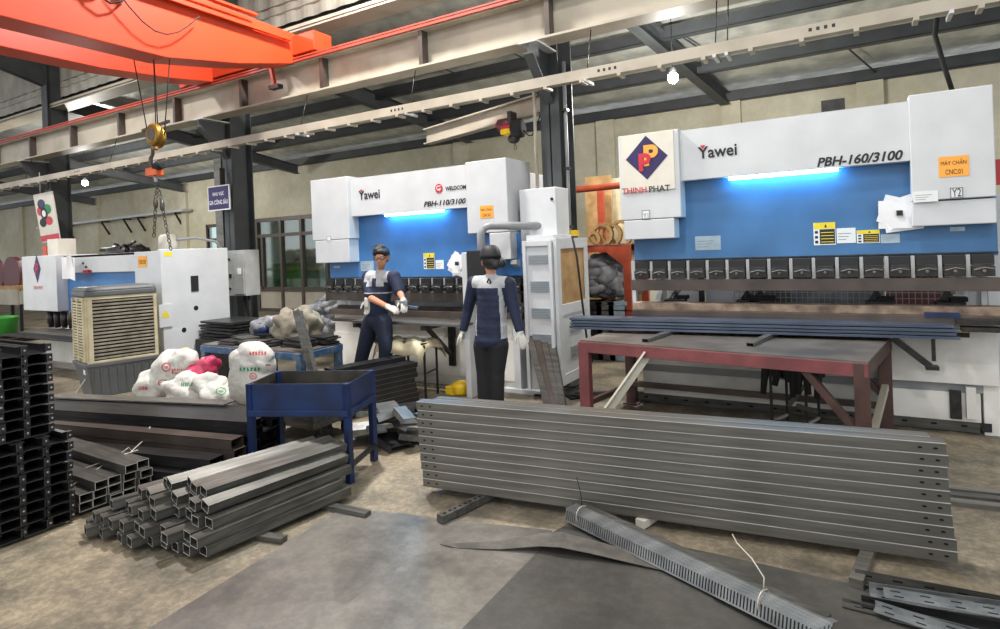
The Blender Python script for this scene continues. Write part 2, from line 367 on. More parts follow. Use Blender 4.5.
# roof of the lean-to
rf = MB(); NY = 44; NX = 24; x0, x1 = -45, 12
vs = []; fs = []
for j in range(NY+1):
    y = 6.9+(YW+.3-6.9)*j/NY
    for i in range(NX+1):
        u = (y-7.0)/1.36; s_ = abs(math.sin(PI*u)); vs.append((x0+(x1-x0)*i/NX, y, roofz(y)+.16-.05*s_+.01*math.sin(i*2.1+j)))
for j in range(NY):
    for i in range(NX): a = j*(NX+1)+i; fs.append((a, a+1, a+NX+2, a+NX+1))
rf.add(vs, fs, 'foil', True)
rt = MB(); rf.add([(v[0], v[1], roofz(v[1])+.3) for v in (vs[0], vs[NX], vs[-1], vs[-1-NX])], [(0, 1, 2, 3)], 'corr')
struct(rf, 'ceiling')
for k in range(5):
    y = 7.0+1.36*k; z = roofz(y); t = MB()
    y += .3 if k == 0 else 0; t.box(x0, x1, y-.035, y+.035, z-.1, z+.1, 'darkbeam'); t.box(x0, x1, y-.035, y+.09, z-.11, z-.09, 'darkbeam')
    o = solo(t, 'roof_purlin', 'dark steel roof purlin running the length of the lean-to, %s from the back wall' % nth(4-k), 'roof purlin', 'roof purlins of the lean-to')
for i, (px, ya, yb) in enumerate(((500, 8.36, 9.72), (430, 8.36, 9.72), (700, 9.72, 11.08), (250, 9.72, 11.08), (860, 11.08, 12.4), (90, 9.72, 11.08), (390, 8.0, 8.36))):
    x = ony(px, 100, (ya+yb)/2).x; t = MB(); t.tube([(x-.25, ya, roofz(ya)+.02), (x+.25, yb, roofz(yb)+.02)], .016, 'darkbeam', 6)
    solo(t, 'sag_rod', 'thin dark rod tying two lean-to roof purlins together, %s from the left' % nth([5, 3, 6, 1, 6, 0, 2][i] if i != 2 else 4), 'rod', 'roof sag rods')
# rafters (I beams): column end -> wall end
RAF = [((-3.15, YC, 5.25), ony(725, 105, 12.3)), ((-9.35, YC, 5.28), ony(470, 143, 12.3)), ((-16.0, YC, 5.35), ony(298, 174, 12.3)), ((-22.5, YC, 5.35), ony(183, 192, 12.3)), ((-29.5, YC, 5.35), ony(95, 205, 12.3))]
rl = ['behind the large right press brake', 'above the middle press brake', 'between the sign post and the back wall', 'behind the hanging crane hook', 'farthest to the left']
for (p, q), L in zip(RAF, rl):
    p = Vector(p); q = Vector(q); p = p.lerp(q, .05); p.y = 7.04; t = MB(); up = Vector((0, 0, 1))
    h0, h1 = .36, .24
    w_ = .012
    def web(dx0, dx1, za, zb, zc, zd): t.hexa([(p.x+dx0, p.y, p.z+za), (p.x+dx1, p.y, p.z+za), (q.x+dx1, q.y, q.z+zc), (q.x+dx0, q.y, q.z+zc), (p.x+dx0, p.y, p.z+zb), (p.x+dx1, p.y, p.z+zb), (q.x+dx1, q.y, q.z+zd), (q.x+dx0, q.y, q.z+zd)], 'darkbeam')
    web(-w_/2, w_/2, 0, h0, 0, h1); web(-.09, .09, 0, .015, 0, .015); web(-.09, .09, h0-.015, h0, h1-.015, h1)
    solo(t, 'rafter', 'dark steel I-beam rafter under the lean-to roof, '+L, 'rafter', 'lean-to rafters')
# columns
def column(x, label, top=7.2):
    t = MB(); W2, D = .125, .42; y0 = YC-.2
    t.box(x-W2, x+W2, y0, y0+.018, 0, top, 'darkbeam'); t.box(x-W2, x+W2, y0+D-.018, y0+D, 0, top, 'darkbeam'); t.box(x-.008, x+.008, y0, y0+D, 0, top, 'darkbeam')
    root = thing('steel_column', label, 'column', (x, y0+D/2, 0), 0, 'crane runway columns')
    t.build('shaft', root)
    b = MB(); zt = 4.02; b.prism([(x-.01, y0, zt-.6), (x-.01, y0-.5, zt-.12), (x-.01, y0-.5, zt), (x-.01, y0, zt)], (.02, 0, 0), 'darkbeam'); b.box(x-.12, x+.12, y0-.52, y0, zt-.02, zt, 'lgrey')
    b.hexa([(x-.06, y0, zt-.62), (x+.06, y0, zt-.62), (x+.06, y0-.5, zt-.14), (x-.06, y0-.5, zt-.14), (x-.06, y0, zt-.6), (x+.06, y0, zt-.6), (x+.06, y0-.5, zt-.12), (x-.06, y0-.5, zt-.12)], 'darkbeam')
    b.build('bracket', root)
    s = MB(); s.box(x-.2, x+.2, y0-.05, y0+D+.05, 0, .02, 'darkbeam'); s.build('base_plate', root)
    return root
X3 = ony(551, 150, YC-.2).x; X2 = ony(228, 190, YC-.2).x; X1 = ony(46, 150, YC-.2).x
column(X3, 'dark steel column rising between the two large press brakes')
column(X2, 'dark steel column beside the blue sign and electrical box')
column(X1, 'dark steel column behind the hanging banner at far left')
column(X1-6.7, 'dark steel column beyond the left edge of the shear'); 
# upper hall: eave beam, clerestory band, hall roof and rafters
t = MB(); t.box(-45, 12, YC+.23, YC+.3, 5.29, 5.64, 'darkbeam'); t.box(-45, 12, YC-.1, YC+.3, 5.26, 5.288, 'cream'); t.box(-45, 12, YC-.1, YC-.06, 5.31, 5.36, 'cream'); struct(t, 'trim_20')
t = MB(); n = 570
vs = []; 
for i in range(n+1):
    x = -45+57*i/n; yy = YC+.12+(.02 if i % 4 in (0, 1) else 0)
    vs += [(x, yy, 5.55), (x, yy, 7.0)]
t.add(vs, [(2*i, 2*i+2, 2*i+3, 2*i+1) for i in range(n)], 'corr'); struct(t, 'wall_clerestory')
t = MB(); t.add([(-45, 7.4, 6.9), (12, 7.4, 6.9), (12, -4, 9.2), (-45, -4, 9.2)], [(0, 1, 2, 3)], 'roofdk'); struct(t, 'ceiling.001')
for i in range(8):
    y = 6.2-1.45*i; z = 6.9+(7.4-y)*.2017-.13; t = MB(); t.box(-45, 12, y-.03, y+.03, z-.1, z+.12, 'darkbeam')
    if i < 4: solo(t, 'roof_purlin', 'dark purlin under the high crane hall roof, %s from the clerestory' % nth(i), 'roof purlin', 'hall roof purlins')
for x, L in ((X1, 'at far left'), (X2, 'above the crane end'), (X3, 'above the middle column')):
    t = MB(); a = Vector((x, YC-.2, 5.75)); b = Vector((x, -3.8, 8.6))
    for dz0, dz1, hw in ((0, .5, .008), (0, .018, .11), (.482, .5, .11)):
        t.hexa([(x-hw, a.y, a.z+dz0), (x+hw, a.y, a.z+dz0), (x+hw, b.y, b.z+dz0), (x-hw, b.y, b.z+dz0), (x-hw, a.y, a.z+dz1), (x+hw, a.y, a.z+dz1), (x+hw, b.y, b.z+dz1), (x-hw, b.y, b.z+dz1)], 'darkbeam')
    solo(t, 'hall_rafter', 'deep dark steel rafter rising into the crane hall roof '+L, 'rafter', 'crane hall rafters')
# unseen high-bay lamps added to light the hall
hb = None
for k, (x, y, z, p) in enumerate(UNSEEN_LAMPS):
    L = 'unseen round high-bay lamp added to light the crane hall'
    if hb is None:
        hb = thing('unseen_high_bay_lamp', L, 'lamp', (x, y, z), 0, 'unseen high-bay lamps'); 
        t = MB(); t.lathe((x, y, z), [(.26, 0), (.24, .05), (.12, .12), (.12, .26), (.02, .28), (.012, .42)], 'grey'); t.build('housing', hb)
        t = MB(); t.lathe((x, y, z), [(.23, -.012), (.23, .002)], 'hb'); t.build('diffuser', hb)
    else: dup(hb, (x, y, z), 0, L)
# runway girder with rails
gy = 6.25
rg = thing('crane_runway_girder', 'cream I-beam runway girder with stiffeners carrying the orange crane', 'crane girder', (-8, gy, 4.04))
t = MB(); t.box(-45, 12, gy-.01, gy+.01, 4.04, 4.5, 'cream'); t.box(-45, 12, gy-.14, gy+.14, 4.02, 4.045, 'cream'); t.box(-45, 12, gy-.14, gy+.14, 4.48, 4.505, 'cream')
t.build('beam', rg)
for i in range(28):
    x = -4.66-1.77*i+1.77*6
    if x > 6: continue
    s = MB(); s.box(x-.03, x+.03, gy-.13, gy-.01, 4.045, 4.48, 'brown_steel'); s.build('stiffener', rg)
t = MB(); t.box(-45, 12, gy-.03, gy+.03, 4.505, 4.58, 'brown_steel'); t.build('rail', rg)
cr = MB(); cr.box(-45, 12, gy-.17, gy-.14, 4.50, 4.53, 'redpipe'); cr.box(-45, 12, gy-.17, gy-.145, 4.545, 4.565, 'redpipe')
solo(cr, 'conductor_rail', 'thin red conductor rail running along the top of the cream runway girder', 'conductor rail')
# cable tray / bus duct
ty = 6.05
bd = thing('busbar_trunking', 'long cream busbar trunking hung below the runway girder', 'trunking', (-8, ty, 3.42))
p_l, p_r = ony(0, 183.5, ty), ony(1000, 6.5, ty); zt = (p_l.z+p_r.z)/2
t = MB(); t.box(-45, 6, ty-.05, ty+.05, zt-.055, zt+.055, 'cream'); t.build('duct', bd)
for i in range(56):
    x = 3.0-.42*i; s = MB(); s.box(x-.02, x+.02, ty-.06, ty+.1, zt-.085, zt-.055, 'cream'); s.build('clip', bd)
for px in (20, 105, 408, 298, 587, 716, 728, 952):
    x = ony(px, 60, ty).x; s = MB(); s.tube([(x, ty, zt+.05), (x, gy-.05, 4.03)], .006, 'dark', 6); s.box(x-.015, x+.015, ty-.09, ty+.14, zt-.09, zt-.06, 'lgrey'); s.build('hanger_rod', bd)
for px, bx in ((70, 12), (393, 8), (605, 12), (822, 14)):
    c = ony(px, 0, ty-.051).x
    t = MB()
    for j in range(4): x = c-.1+j*.06; t.box(x-.013, x+.013, ty-.0515, ty-.05, zt-.01, zt+.02, 'ink')
    t.build('printed_mark', bd)
# lean-to lamps
for (px, py), L in (((85, 183), 'small bright white bulb under the roof at far left'), ((673, 78), 'small bright white bulb under the roof above the right press brake')):
    c = ony(px, py, 8.6); r = thing('hanging_lamp', L, 'lamp', c)
    t = MB(); t.ell(c, .075, 'bulb', 14, 10); t.build('bulb', r)
    t = MB(); t.lathe(c, [(.05, .05), (.045, .12), (.02, .15)], 'lgrey'); t.tube([c+Vector((0, 0, .14)), (c.x, c.y, roofz(c.y)+.05)], .006, 'rubber', 6); t.build('holder', r)
    l = bpy.data.lights.new('bulb_light', 'POINT'); l.energy = 380; l.shadow_soft_size = .12; l.color = (1, .96, .9); lo = bpy.data.objects.new('bulb_light', l); C.objects.link(lo); lo.location = c+Vector((0, -.02, -.12))
# ------------------------------------------------------------------ bridge crane
def box_girder(root, x0, x1, ylist, name='girder'):
    t = MB(); rings = []
    for y, zb, zt_ in ylist:
        rings.append([(x0, y, zb), (x1, y, zb), (x1, y, zt_), (x0, y, zt_)])
    t.loft(rings, 'orange', True, False)
    return t.build(name, root, .01)
cr = thing('bridge_crane', 'orange double-girder overhead travelling crane across the top left', 'overhead crane', (-8, 6.25, 4.58))
GX = -6.95
yl = [(-9, 4.05, 4.95), (4.2, 4.1, 4.98), (5.2, 4.27, 4.95), (6.15, 4.5, 4.93)]
box_girder(cr, GX-.38, GX, yl); box_girder(cr, -9.2, -8.82, [(-9, 4.33, 5.2), (4.4, 4.37, 5.2), (5.4, 4.45, 5.1), (6.15, 4.55, 4.95)])
t = MB(); t.box(-9.6, GX+.45, 6.08, 6.42, 4.6, 4.88, 'orange'); t.build('end_truck', cr, .01)
for x in (-9.35, GX+.2):
    t = MB(); t.lathe((x, 6.17, 4.68), [(.1, 0), (.1, .05), (.085, .05), (.085, .12), (.1, .12), (.1, .16)], 'dark', 20, 'y'); t.build('wheel', cr)
t = MB(); t.box(-9.75, -9.6, 6.1, 6.4, 4.6, 4.8, 'orange'); t.build('buffer', cr); 
for gx, zt_ in ((GX-.19, 4.98), (-9.0, 5.2)):
    t = MB(); t.box(gx-.03, gx+.03, -9, 5.6, zt_, zt_+.05, 'brown_steel'); t.build('trolley_rail', cr)
t = MB()
t.bar((GX+.06, -4, 4.78), (GX+.06, 6.0, 4.80), .05, .05, 'orange'); t.bar((GX+.1, -4, 4.93), (GX+.1, 5.4, 4.95), .08, .03, 'orange'); t.build('cable_rail', cr)
t = MB(); t.box(GX, GX+.14, 3.7, 3.78, 4.72, 5.4, 'orange'); t.build('post', cr)
t = MB(); t.ell((GX+.1, 3.45, 4.72), (.08, .12, .08), 'rubber'); 
t.tube([(GX+.1, 3.3+.12*k, 4.7-.2*math.sin(PI*k/4)) for k in range(5)], .012, 'rubber', 6); t.tube([(GX+.1, 3.6+.28*k/2, 4.68-.35*math.sin(PI*k/7)) for k in range(8)], .008, 'rubber', 6); t.build('festoon_cable', cr)
t = MB(); a = ony(269, 58, 6.1); b_ = ony(275, 88, 6.1); t.bar(a, b_, .05, .05, 'orange'); t.box(b_.x-.08, b_.x+.12, 6.05, 6.15, b_.z-.02, b_.z+.04, 'dark'); t.build('current_collector', cr)
# hook block on ropes
HY = 4.2
hk = thing('crane_hook_block', 'brass-coloured pulley hook block hanging on wire ropes from the orange crane', 'hook block', ony(155, 170, HY))
c = ony(156, 136, HY)
for sx, sy in ((-.075, -.1), (-.02, .08), (.045, -.05), (.09, .1)):
    t = MB(); px = {-.075: 138, -.02: 147, .045: 158, .09: 164}[sx]; tp = ony(px, 58, HY); t.tube([tp+Vector((0, sy, .3)), (c.x+sx, HY+sy*.5, c.z)], .007, 'rubber', 6); t.build('wire_rope', hk)
for k, (dx, dy) in enumerate(((-.07, .06), (.05, -.05))):
    t = MB(); t.lathe((c.x+dx, HY+dy, c.z), [(.03, -.035), (.125, -.035), (.135, -.02), (.11, 0), (.135, .02), (.125, .035), (.03, .035)], 'brass', 24, 'y'); t.lathe((c.x+dx, HY+dy, c.z), [(.07, -.042), (.07, -.034)], 'brown_steel', 16, 'y'); t.build('pulley', hk)
t = MB(); t.bar((c.x-.28, HY, c.z+.1), (c.x+.28, HY, c.z+.14), .03, .03, 'dark'); t.bar((c.x-.05, HY, c.z-.05), (c.x-.02, HY, c.z-.16), .06, .06, 'brass'); t.build('crosshead', hk)
t = MB(); h = ony(153, 158, HY); t.tube([h+Vector((.0, 0, .12)), h+Vector((0, 0, .05)), h+Vector((-.05, 0, .0)), h+Vector((-.05, 0, -.06)), h+Vector((0, 0, -.1)), h+Vector((.05, 0, -.08)), h+Vector((.06, 0, -.02))], [.02, .02, .024, .028, .026, .018, .008], 'brown_steel', 8); t.build('hook', hk)
sc = thing('crane_scale', 'orange hanging crane scale with a black handle below the hook', 'crane scale', ony(155, 175, HY))
c = ony(155, 171, HY); t = MB(); t.box(c.x-.13, c.x+.1, HY-.05, HY+.05, c.z-.06, c.z+.04, 'scaleorange'); t.build('body', sc, .01)
t = MB(); t.lathe((c.x+.04, HY-.02, c.z+.05), [(.045, 0), (.05, .05), (.05, .13), (.03, .15)], 'rubber', 14, 'x'); t.build('motor_cap', sc)
t = MB(); t.tube([(c.x, HY, c.z+.12), (c.x+.02, HY, c.z+.03)], .018, 'lgrey', 8); t.tube([(c.x, HY, c.z-.06), (c.x+.01, HY, c.z-.13)], .02, 'lgrey', 8); t.build('shackle', sc)
ch = thing('chain_sling', 'two-leg chain sling hanging below the orange scale', 'chain', ony(160, 240, HY))
def chain(mb, a, b, r=.018, m_='chain'):
    a, b = Vector(a), Vector(b); n = max(2, int((b-a).length/.045)); d = (b-a).normalized()
    s1 = d.cross(Vector((0, 1, 0))).normalized(); s2 = d.cross(s1)
    for i in range(n):
        c = a+(b-a)*((i+.5)/n); s = s1 if i % 2 else s2
        mb.tube([c+d*(.028*math.sin(2*PI*k/8))+s*(r*math.cos(2*PI*k/8)) for k in range(9)], .006, m_, 5)
tp = ony(157, 184, HY)
for i, (a, b) in enumerate(((ony(156, 195, HY), ony(154, 237, HY)), (ony(160, 195, HY+.05), ony(171, 250, HY+.05)))):
    t = MB(); chain(t, tp, a); chain(t, a, b); t.ell(a+(b-a)*.2, (.03, .03, .07), 'chain', 8, 6); t.build('chain_leg', ch)
# small hoist on its own white monorail
jb = thing('jib_beam', 'slim pale monorail beam behind the trunking, left of the middle column', 'beam', (-4, 6.6, 3.3))
a, b = ony(427, 137, 7.6), ony(541, 104, 6.75); t = MB(); dz = Vector((0, 0, .2))
t.bar(a, b, .02, .22, 'cream'); t.bar(a+Vector((0, 0, .11)), b+Vector((0, 0, .11)), .14, .02, 'cream'); t.bar(a-Vector((0, 0, .11)), b-Vector((0, 0, .11)), .14, .02, 'cream'); t.build('flange_beam', jb)
h = ony(512, 128, 6.7); ho = thing('electric_hoist', 'small red and yellow electric chain hoist on the pale monorail', 'hoist', h)
t = MB(); t.lathe((h.x-.13, h.y, h.z+.05), [(.05, -.06), (.085, -.05), (.085, .12), (.06, .14)], 'maroon', 16, 'x'); t.lathe((h.x-.13, h.y-.02, h.z+.06), [(.03, -.09), (.035, -.06)], 'redp', 12, 'x'); t.build('motor', ho)
t = MB(); t.box(h.x-.13, h.x+.06, h.y-.08, h.y+.08, h.z-.08, h.z-.01, 'yellow'); t.box(h.x-.13, h.x+.06, h.y-.08, h.y+.08, h.z-.01, h.z+.05, 'redp'); t.build('gearbox', ho, .01)
t = MB(); t.lathe((h.x+.0, h.y, h.z-.02), [(.07, 0), (.12, .03), (.12, .14), (.07, .17)], 'rubber', 16, 'x'); t.ell((h.x+.02, h.y, h.z-.14), (.08, .08, .06), 'dark'); t.build('chain_container', ho)
t = MB(); chain(t, (h.x+.03, h.y, h.z-.16), (h.x+.04, h.y, h.z-.28)); t.build('hook', ho)
t = MB(); t.box(h.x-.02, h.x+.03, h.y-.08, h.y+.08, h.z+.03, h.z+.2, 'dark'); t.build('trolley', ho)
t = MB(); e = ony(541, 112, 6.7); t.tube([(h.x+.14, h.y, h.z)]+[(h.x+.14+(e.x-h.x-.14)*k/6, h.y, h.z+(e.z-h.z)*k/6-.2*math.sin(PI*k/6)) for k in range(1, 7)], .008, 'rubber', 6); t.build('power_cable', ho)
# conduits on the middle column
t = MB(); x = X3-.17; t.tube([(x, YC-.26, 1.2), (x, YC-.26, 3.55), (x+.0, YC-.3, 3.7)], .022, 'cream', 8)
solo(t, 'conduit', 'thin cream conduit running up the left edge of the middle column', 'pipe')
t = MB()
for dx in (.17,): t.tube([(X3+dx, YC-.12, 1.0), (X3+dx, YC-.12, 3.9)], .022, 'grey', 10)
for z in (1.9, 2.6, 3.3): t.box(X3+.13, X3+.21, YC-.16, YC-.1, z, z+.03, 'dark')
solo(t, 'downpipe', 'grey pipe clamped along the right side of the middle column', 'pipe')
t = MB(); a = ony(577, 190, 8.6); b = ony(625, 184, 8.6); t.tube([a-Vector((.3, 0, 0)), b+Vector((1.2, 0, 0))], .05, 'rack', 10)
solo(t, 'sprinkler_pipe', 'horizontal orange-red pipe behind the logo sign of the right press brake', 'pipe')
# pipe shelf on the back wall at left
sh = thing('wall_pipe_shelf', 'long grey wall shelf of pipe and brackets behind the shear', 'shelf', ony(120, 240, YW-.3))
a, b = ony(40, 228, YW-.25), ony(187, 210, YW-.25); t = MB(); t.bar(a, b, .3, .08, 'lgrey'); t.build('rail', sh)
for px in (68, 104, 126, 140, 178):
    x = ony(px, 220, YW-.2).x; z = a.z+(b.z-a.z)*(x-a.x)/(b.x-a.x)
    t = MB(); t.bar((x, YW-.3, z-.05), (x, YW-.02, z-.55), .05, .05, 'dark'); t.bar((x, YW-.3, z-.05), (x, YW-.02, z-.06), .05, .05, 'dark'); t.build('bracket', sh)
# blue sign, electrical box, banner
sg = thing('area_sign', 'square dark blue sign with white lettering hung beside the column', 'sign', ony(218, 209, 6.45))
p = [ony(208, 187, 6.45), ony(229.5, 186.5, 6.45), ony(228.5, 209.5, 6.45), ony(207, 208.5, 6.45)]
x0, x1, z0, z1 = p[0].x, p[1].x, p[2].z, p[0].z
t = MB(); t.box(x0, x1, 6.44, 6.46, z0, z1, 'paper'); t.build('board', sg)
t = MB(); t.box(x0+.02, x1-.02, 6.437, 6.44, z0+.02, z1-.02, 'purple'); t.build('panel', sg)
w_ = x1-x0; h_ = z1-z0
txt('KHU VỰC', (x0+w_*.25, 6.436, z0+h_*.56), (x0+w_*.77, 6.436, z0+h_*.56), h_*.2, 'paper', sg, off=.01)
txt('GIA CÔNG SÂU', (x0+w_*.07, 6.436, z0+h_*.24), (x1-w_*.07, 6.436, z0+h_*.24), h_*.22, 'paper', sg, off=.01)
t = MB(); xx = x0+w_*.55; t.box(xx-.01, xx+.01, 6.46, 6.55, z1-.1, z1+.3, 'dark'); t.build('hanger', sg)
t = MB(); x = X2-.3;  t.box(x-.1, x+.1, YC-.18, YC-.05, 0, 3.45, 'gal'); solo(t, 'galvanised_duct', 'square grey galvanised duct standing against the column behind the blue sign', 'duct')
eb = thing('electrical_box', 'pale grey electrical box mounted on the column right of the shear', 'electrical box', ony(234, 297, 6.3))
p0, p1 = ony(226, 252, 6.3), ony(246, 296, 6.3); t = MB(); t.box(p0.x, p1.x, 6.3, 6.58, p1.z, p0.z+.02, 'lgrey'); t.build('housing', eb, .006)
t = MB(); t.box(p0.x+.2, p1.x-.02, 6.285, 6.3, p1.z+.03, p0.z-.02, 'lgrey'); t.build('door', eb, .004)
t = MB(); t.box(p0.x+.3, p0.x+.38, 6.28, 6.285, p1.z+.35, p1.z+.45, 'paper'); t.box(p0.x+.06, p0.x+.12, 6.29, 6.3, p1.z+.3, p1.z+.36, 'ink'); t.build('label_plate', eb)
for z in (.12, .6): t = MB(); t.lathe((p0.x+.08, 6.3, p1.z+z), [(.02, -.02), (.02, 0)], 'black', 10, 'y'); t.build('screw', eb)
t = MB(); t.tube([(p0.x+.3, 6.4, p1.z), (p0.x+.28, 6.42, .6), (p0.x+.3, 6.4, 0)], .025, 'rubber', 8); t.tube([(p0.x+.4, 6.4, p1.z), (p0.x+.44, 6.42, .5), (p0.x+.4, 6.4, 0)], .02, 'rubber', 8); t.build('cable', eb)
bn = thing('hanging_banner', 'white hanging banner with a colourful wheel and a red foot, at far left', 'banner', ony(50, 245, 6.25))
q = [ony(33, 195, 6.2), ony(52, 191, 6.2), ony(60, 240, 6.2), ony(42, 243, 6.2)]
t = MB(); t.prism(q, (0, .02, 0), 'signwhite'); t.build('board', bn)
def bq(u, v, d=-.004): 
    a = q[0]+(q[1]-q[0])*u; b = q[3]+(q[2]-q[3])*u; r = a+(b-a)*v; r.y += d; return r
t = MB(); t.add([bq(0, .86), bq(1, .86), bq(1, .98), bq(0, .98)], [(0, 1, 2, 3)], 'inkred'); t.build('red_band', bn)
for (u, v, ru, rv, m_) in ((.35, .22, .2, .1, 'purple'), (.62, .34, .2, .1, 'inkgreen'), (.62, .58, .18, .09, 'inkred'), (.28, .6, .18, .09, 'ink'), (.2, .36, .13, .09, 'inkred'), (.42, .42, .18, .13, 'ink')):
    t = MB(); t.add([bq(u+ru*math.cos(2*PI*k/16), v+rv*math.sin(2*PI*k/16), -.006 if m_ != 'ink' or u < .4 else -.008) for k in range(16)], [tuple(range(16))], m_); t.build('printed_disc', bn)
t = MB(); t.add([bq(.42+.1*math.cos(2*PI*k/16), .42+.07*math.sin(2*PI*k/16), -.011) for k in range(16)], [tuple(range(16))], 'paper'); t.build('printed_disc', bn)
t = MB(); t.tube([bq(.4, 0), bq(.4, 0)+Vector((0, 0, .45))], .01, 'wire', 5); t.build('cord', bn)
# overhead cable to the right machine
t = MB(); t.tube([ony(a, b, 7.2) for a, b in ((937, 18), (935, 35), (940, 52), (946, 72), (952, 90))], .022, 'rubber', 8); solo(t, 'power_cable', 'black power cable dropping from the trunking onto the right press brake', 'cable')
# ================================================================== PRESS BRAKES
def diamond_logo(parent, cx, cz, r, y, thick=.012, hw=None):
    """dark diamond with interlocked red and yellow P strokes"""
    hw = hw or r
    t = MB(); t.add([(cx-hw, y, cz), (cx, y, cz-r), (cx+hw, y, cz), (cx, y, cz+r)], [(0, 1, 2, 3)], 'purple'); t.build('logo_diamond', parent)
    e = y-.003
    def P(mb, ox, oz, s, m_):
        st = .12*r*2*s
        mb.add([(ox, e, oz), (ox+st, e, oz), (ox+st, e, oz+.95*r*s), (ox, e, oz+.95*r*s)], [(0, 1, 2, 3)], m_)
        n = 14; rad = .30*r*s; cxp, czp = ox+st+.12*r*s, oz+.95*r*s-rad
        [mb.add([(ox+st, e, za), (cxp, e, za), (cxp, e, zb_), (ox+st, e, zb_)], [(0, 1, 2, 3)], m_) for za, zb_ in ((czp+rad-st*.9, czp+rad), (czp-rad, czp-rad+st*.9))]
        out = [(cxp+rad*math.cos(-PI/2+PI*k/n), czp+rad*math.sin(-PI/2+PI*k/n)) for k in range(n+1)]; inn = [(cxp+(rad-st*.9)*math.cos(-PI/2+PI*k/n), czp+(rad-st*.9)*math.sin(-PI/2+PI*k/n)) for k in range(n+1)]
        for k in range(n): mb.add([(out[k][0], e, out[k][1]), (out[k+1][0], e, out[k+1][1]), (inn[k+1][0], e, inn[k+1][1]), (inn[k][0], e, inn[k][1])], [(0, 1, 2, 3)], m_)
    t = MB(); P(t, cx-.12*r, cz-.38*r, 1.0, 'olabel'); t.build('logo_letter', parent)
    e = y-.006; t = MB(); P(t, cx-.36*r, cz-.6*r, .85, 'inkred'); t.build('logo_letter', parent)
def yawei(parent, x0, x1, z0, z1, y):
    txt('Yawei', (x0, y, z0), (x1, y, z0), z1-z0, 'ink', parent, off=.02)
    t = MB(); h = z1-z0; w = (x1-x0); t.add([(x0+w*.07, y-.004, z1+h*.12), (x0+w*.21, y-.004, z1+h*.12), (x0+w*.14, y-.004, z1-h*.22)], [(0, 1, 2)], 'inkred'); t.build('logo_triangle', parent)
def sticker(parent, x0, x1, z0, z1, y, kind):
    t = MB(); t.box(x0, x1, y-.002, y, z0, z1, {'warn': 'labelw', 'white': 'labelw', 'grey': 'labelg', 'orange': 'olabel', 'outline': 'labelw'}[kind])
    w, h = x1-x0, z1-z0; e = y-.003
    if kind == 'warn':
        t.box(x0+w*.02, x1, e, y-.002, z1-h*.28, z1, 'labely'); t.box(x0+w*.28, x1-w*.03, e, y-.002, z0+h*.05, z1-h*.3, 'ink')
        for k in range(3): t.box(x0+w*.06, x0+w*.2, e, y-.002, z0+h*(.08+.22*k), z0+h*(.2+.22*k), 'ink')
        for k in range(4): t.box(x0+w*.33, x1-w*.08, e-.0006, e, z0+h*(.12+.14*k), z0+h*(.15+.14*k), 'labely')
        t.add([(x0+w*.5, e-.0006, z1-h*.22), (x0+w*.62, e-.0006, z1-h*.22), (x0+w*.56, e-.0006, z1-h*.06)], [(0, 1, 2)], 'ink')
    elif kind in ('grey', 'white'):
        for k in range(3): t.box(x0+w*.08, x0+w*(.5+.13*k), e, y-.002, z0+h*(.22+.2*k), z0+h*(.26+.2*k), 'inkgrey')
    elif kind == 'outline':
        for a, b, c, d in ((0, 1, 0, .08), (0, 1, .92, 1), (0, .08, 0, 1), (.92, 1, 0, 1)): t.box(x0+w*a, x0+w*b, e, y-.002, z0+h*c, z0+h*d, 'inkgrey')
    t.build('sticker', parent)
def clampset(parent, xa, xb, n, yf, z0, z1):
    pit = (xb-xa)/n
    for i in range(n):
        x = xa+pit*(i+.5); w = pit*.39; t = MB(); h = z1-z0
        t.box(x-w, x+w, yf, yf+.1, z0+h*.55, z1, 'black'); t.box(x-w, x+w, yf-.03, yf+.07, z0+h*.06, z0+h*.5, 'dark')
        t.box(x-w*.9, x+w*.9, yf-.02, yf+.02, z0+h*.47, z0+h*.6, 'dark'); t.tube([(x-w*.9, yf-.045, z0+h*.34), (x, yf-.05, z0+h*.44), (x+w*.9, yf-.045, z0+h*.38)], .008, 'gal', 6)
        t.lathe((x, yf-.03, z0+h*.3), [(.014, -.02), (.014, 0)], 'gal', 8, 'y')
        t.build('tool_clamp', parent, .004)
        if i: s = MB(); xx = xa+pit*i; s.box(xx-.014, xx+.014, yf+.02, yf+.06, z0-.01, z1, 'lgrey'); s.build('clamp_spacer', parent)
def fingers(parent, x, y, z):
    t = MB(); t.bar((x, y, z+.13), (x-.07, y-.08, z+.02), .07, .025, 'black'); t.box(x-.13, x+.08, y-.16, y-.02, z-.03, z+.02, 'black'); t.box(x-.02, x+.1, y-.1, y, z+.02, z+.06, 'rubber')
    t.lathe((x, y-.05, z+.1), [(.02, -.02), (.02, .02)], 'gal', 8, 'y'); t.build('backgauge_finger', parent, .003)
# ---- right machine
YF = 6.1
def X(px, py=250, Y=YF): return ony(px, py, Y).x
def Z(px, py, Y=YF): return ony(px, py, Y).z
R = thing('press_brake', 'large blue and white hydraulic press brake at right with the diamond logo sign', 'press brake', (-.5, YF, 0))
xa, xb = X(620, 139), X(992, 86); xl, xh = X(677, 131), X(908, 100)
zt, zc = 2.79, 2.82
# side C-frames
for nm, x in (('left', xa+.1), ('right', xb-.2)):
    t = MB(); y0 = YF+.3
    prof = [(x, y0, 0), (x, y0, .95), (x, y0+.35, 1.0), (x, y0+.5, 1.2), (x, y0+.35, 1.45), (x, y0, 1.5), (x, y0, 2.72), (x, y0+1.3, 2.72), (x, y0+1.5, 2.3), (x, y0+1.5, 0)]
    t.prism(prof, (.07, 0, 0), 'white'); t.build('side_frame', R, .004)
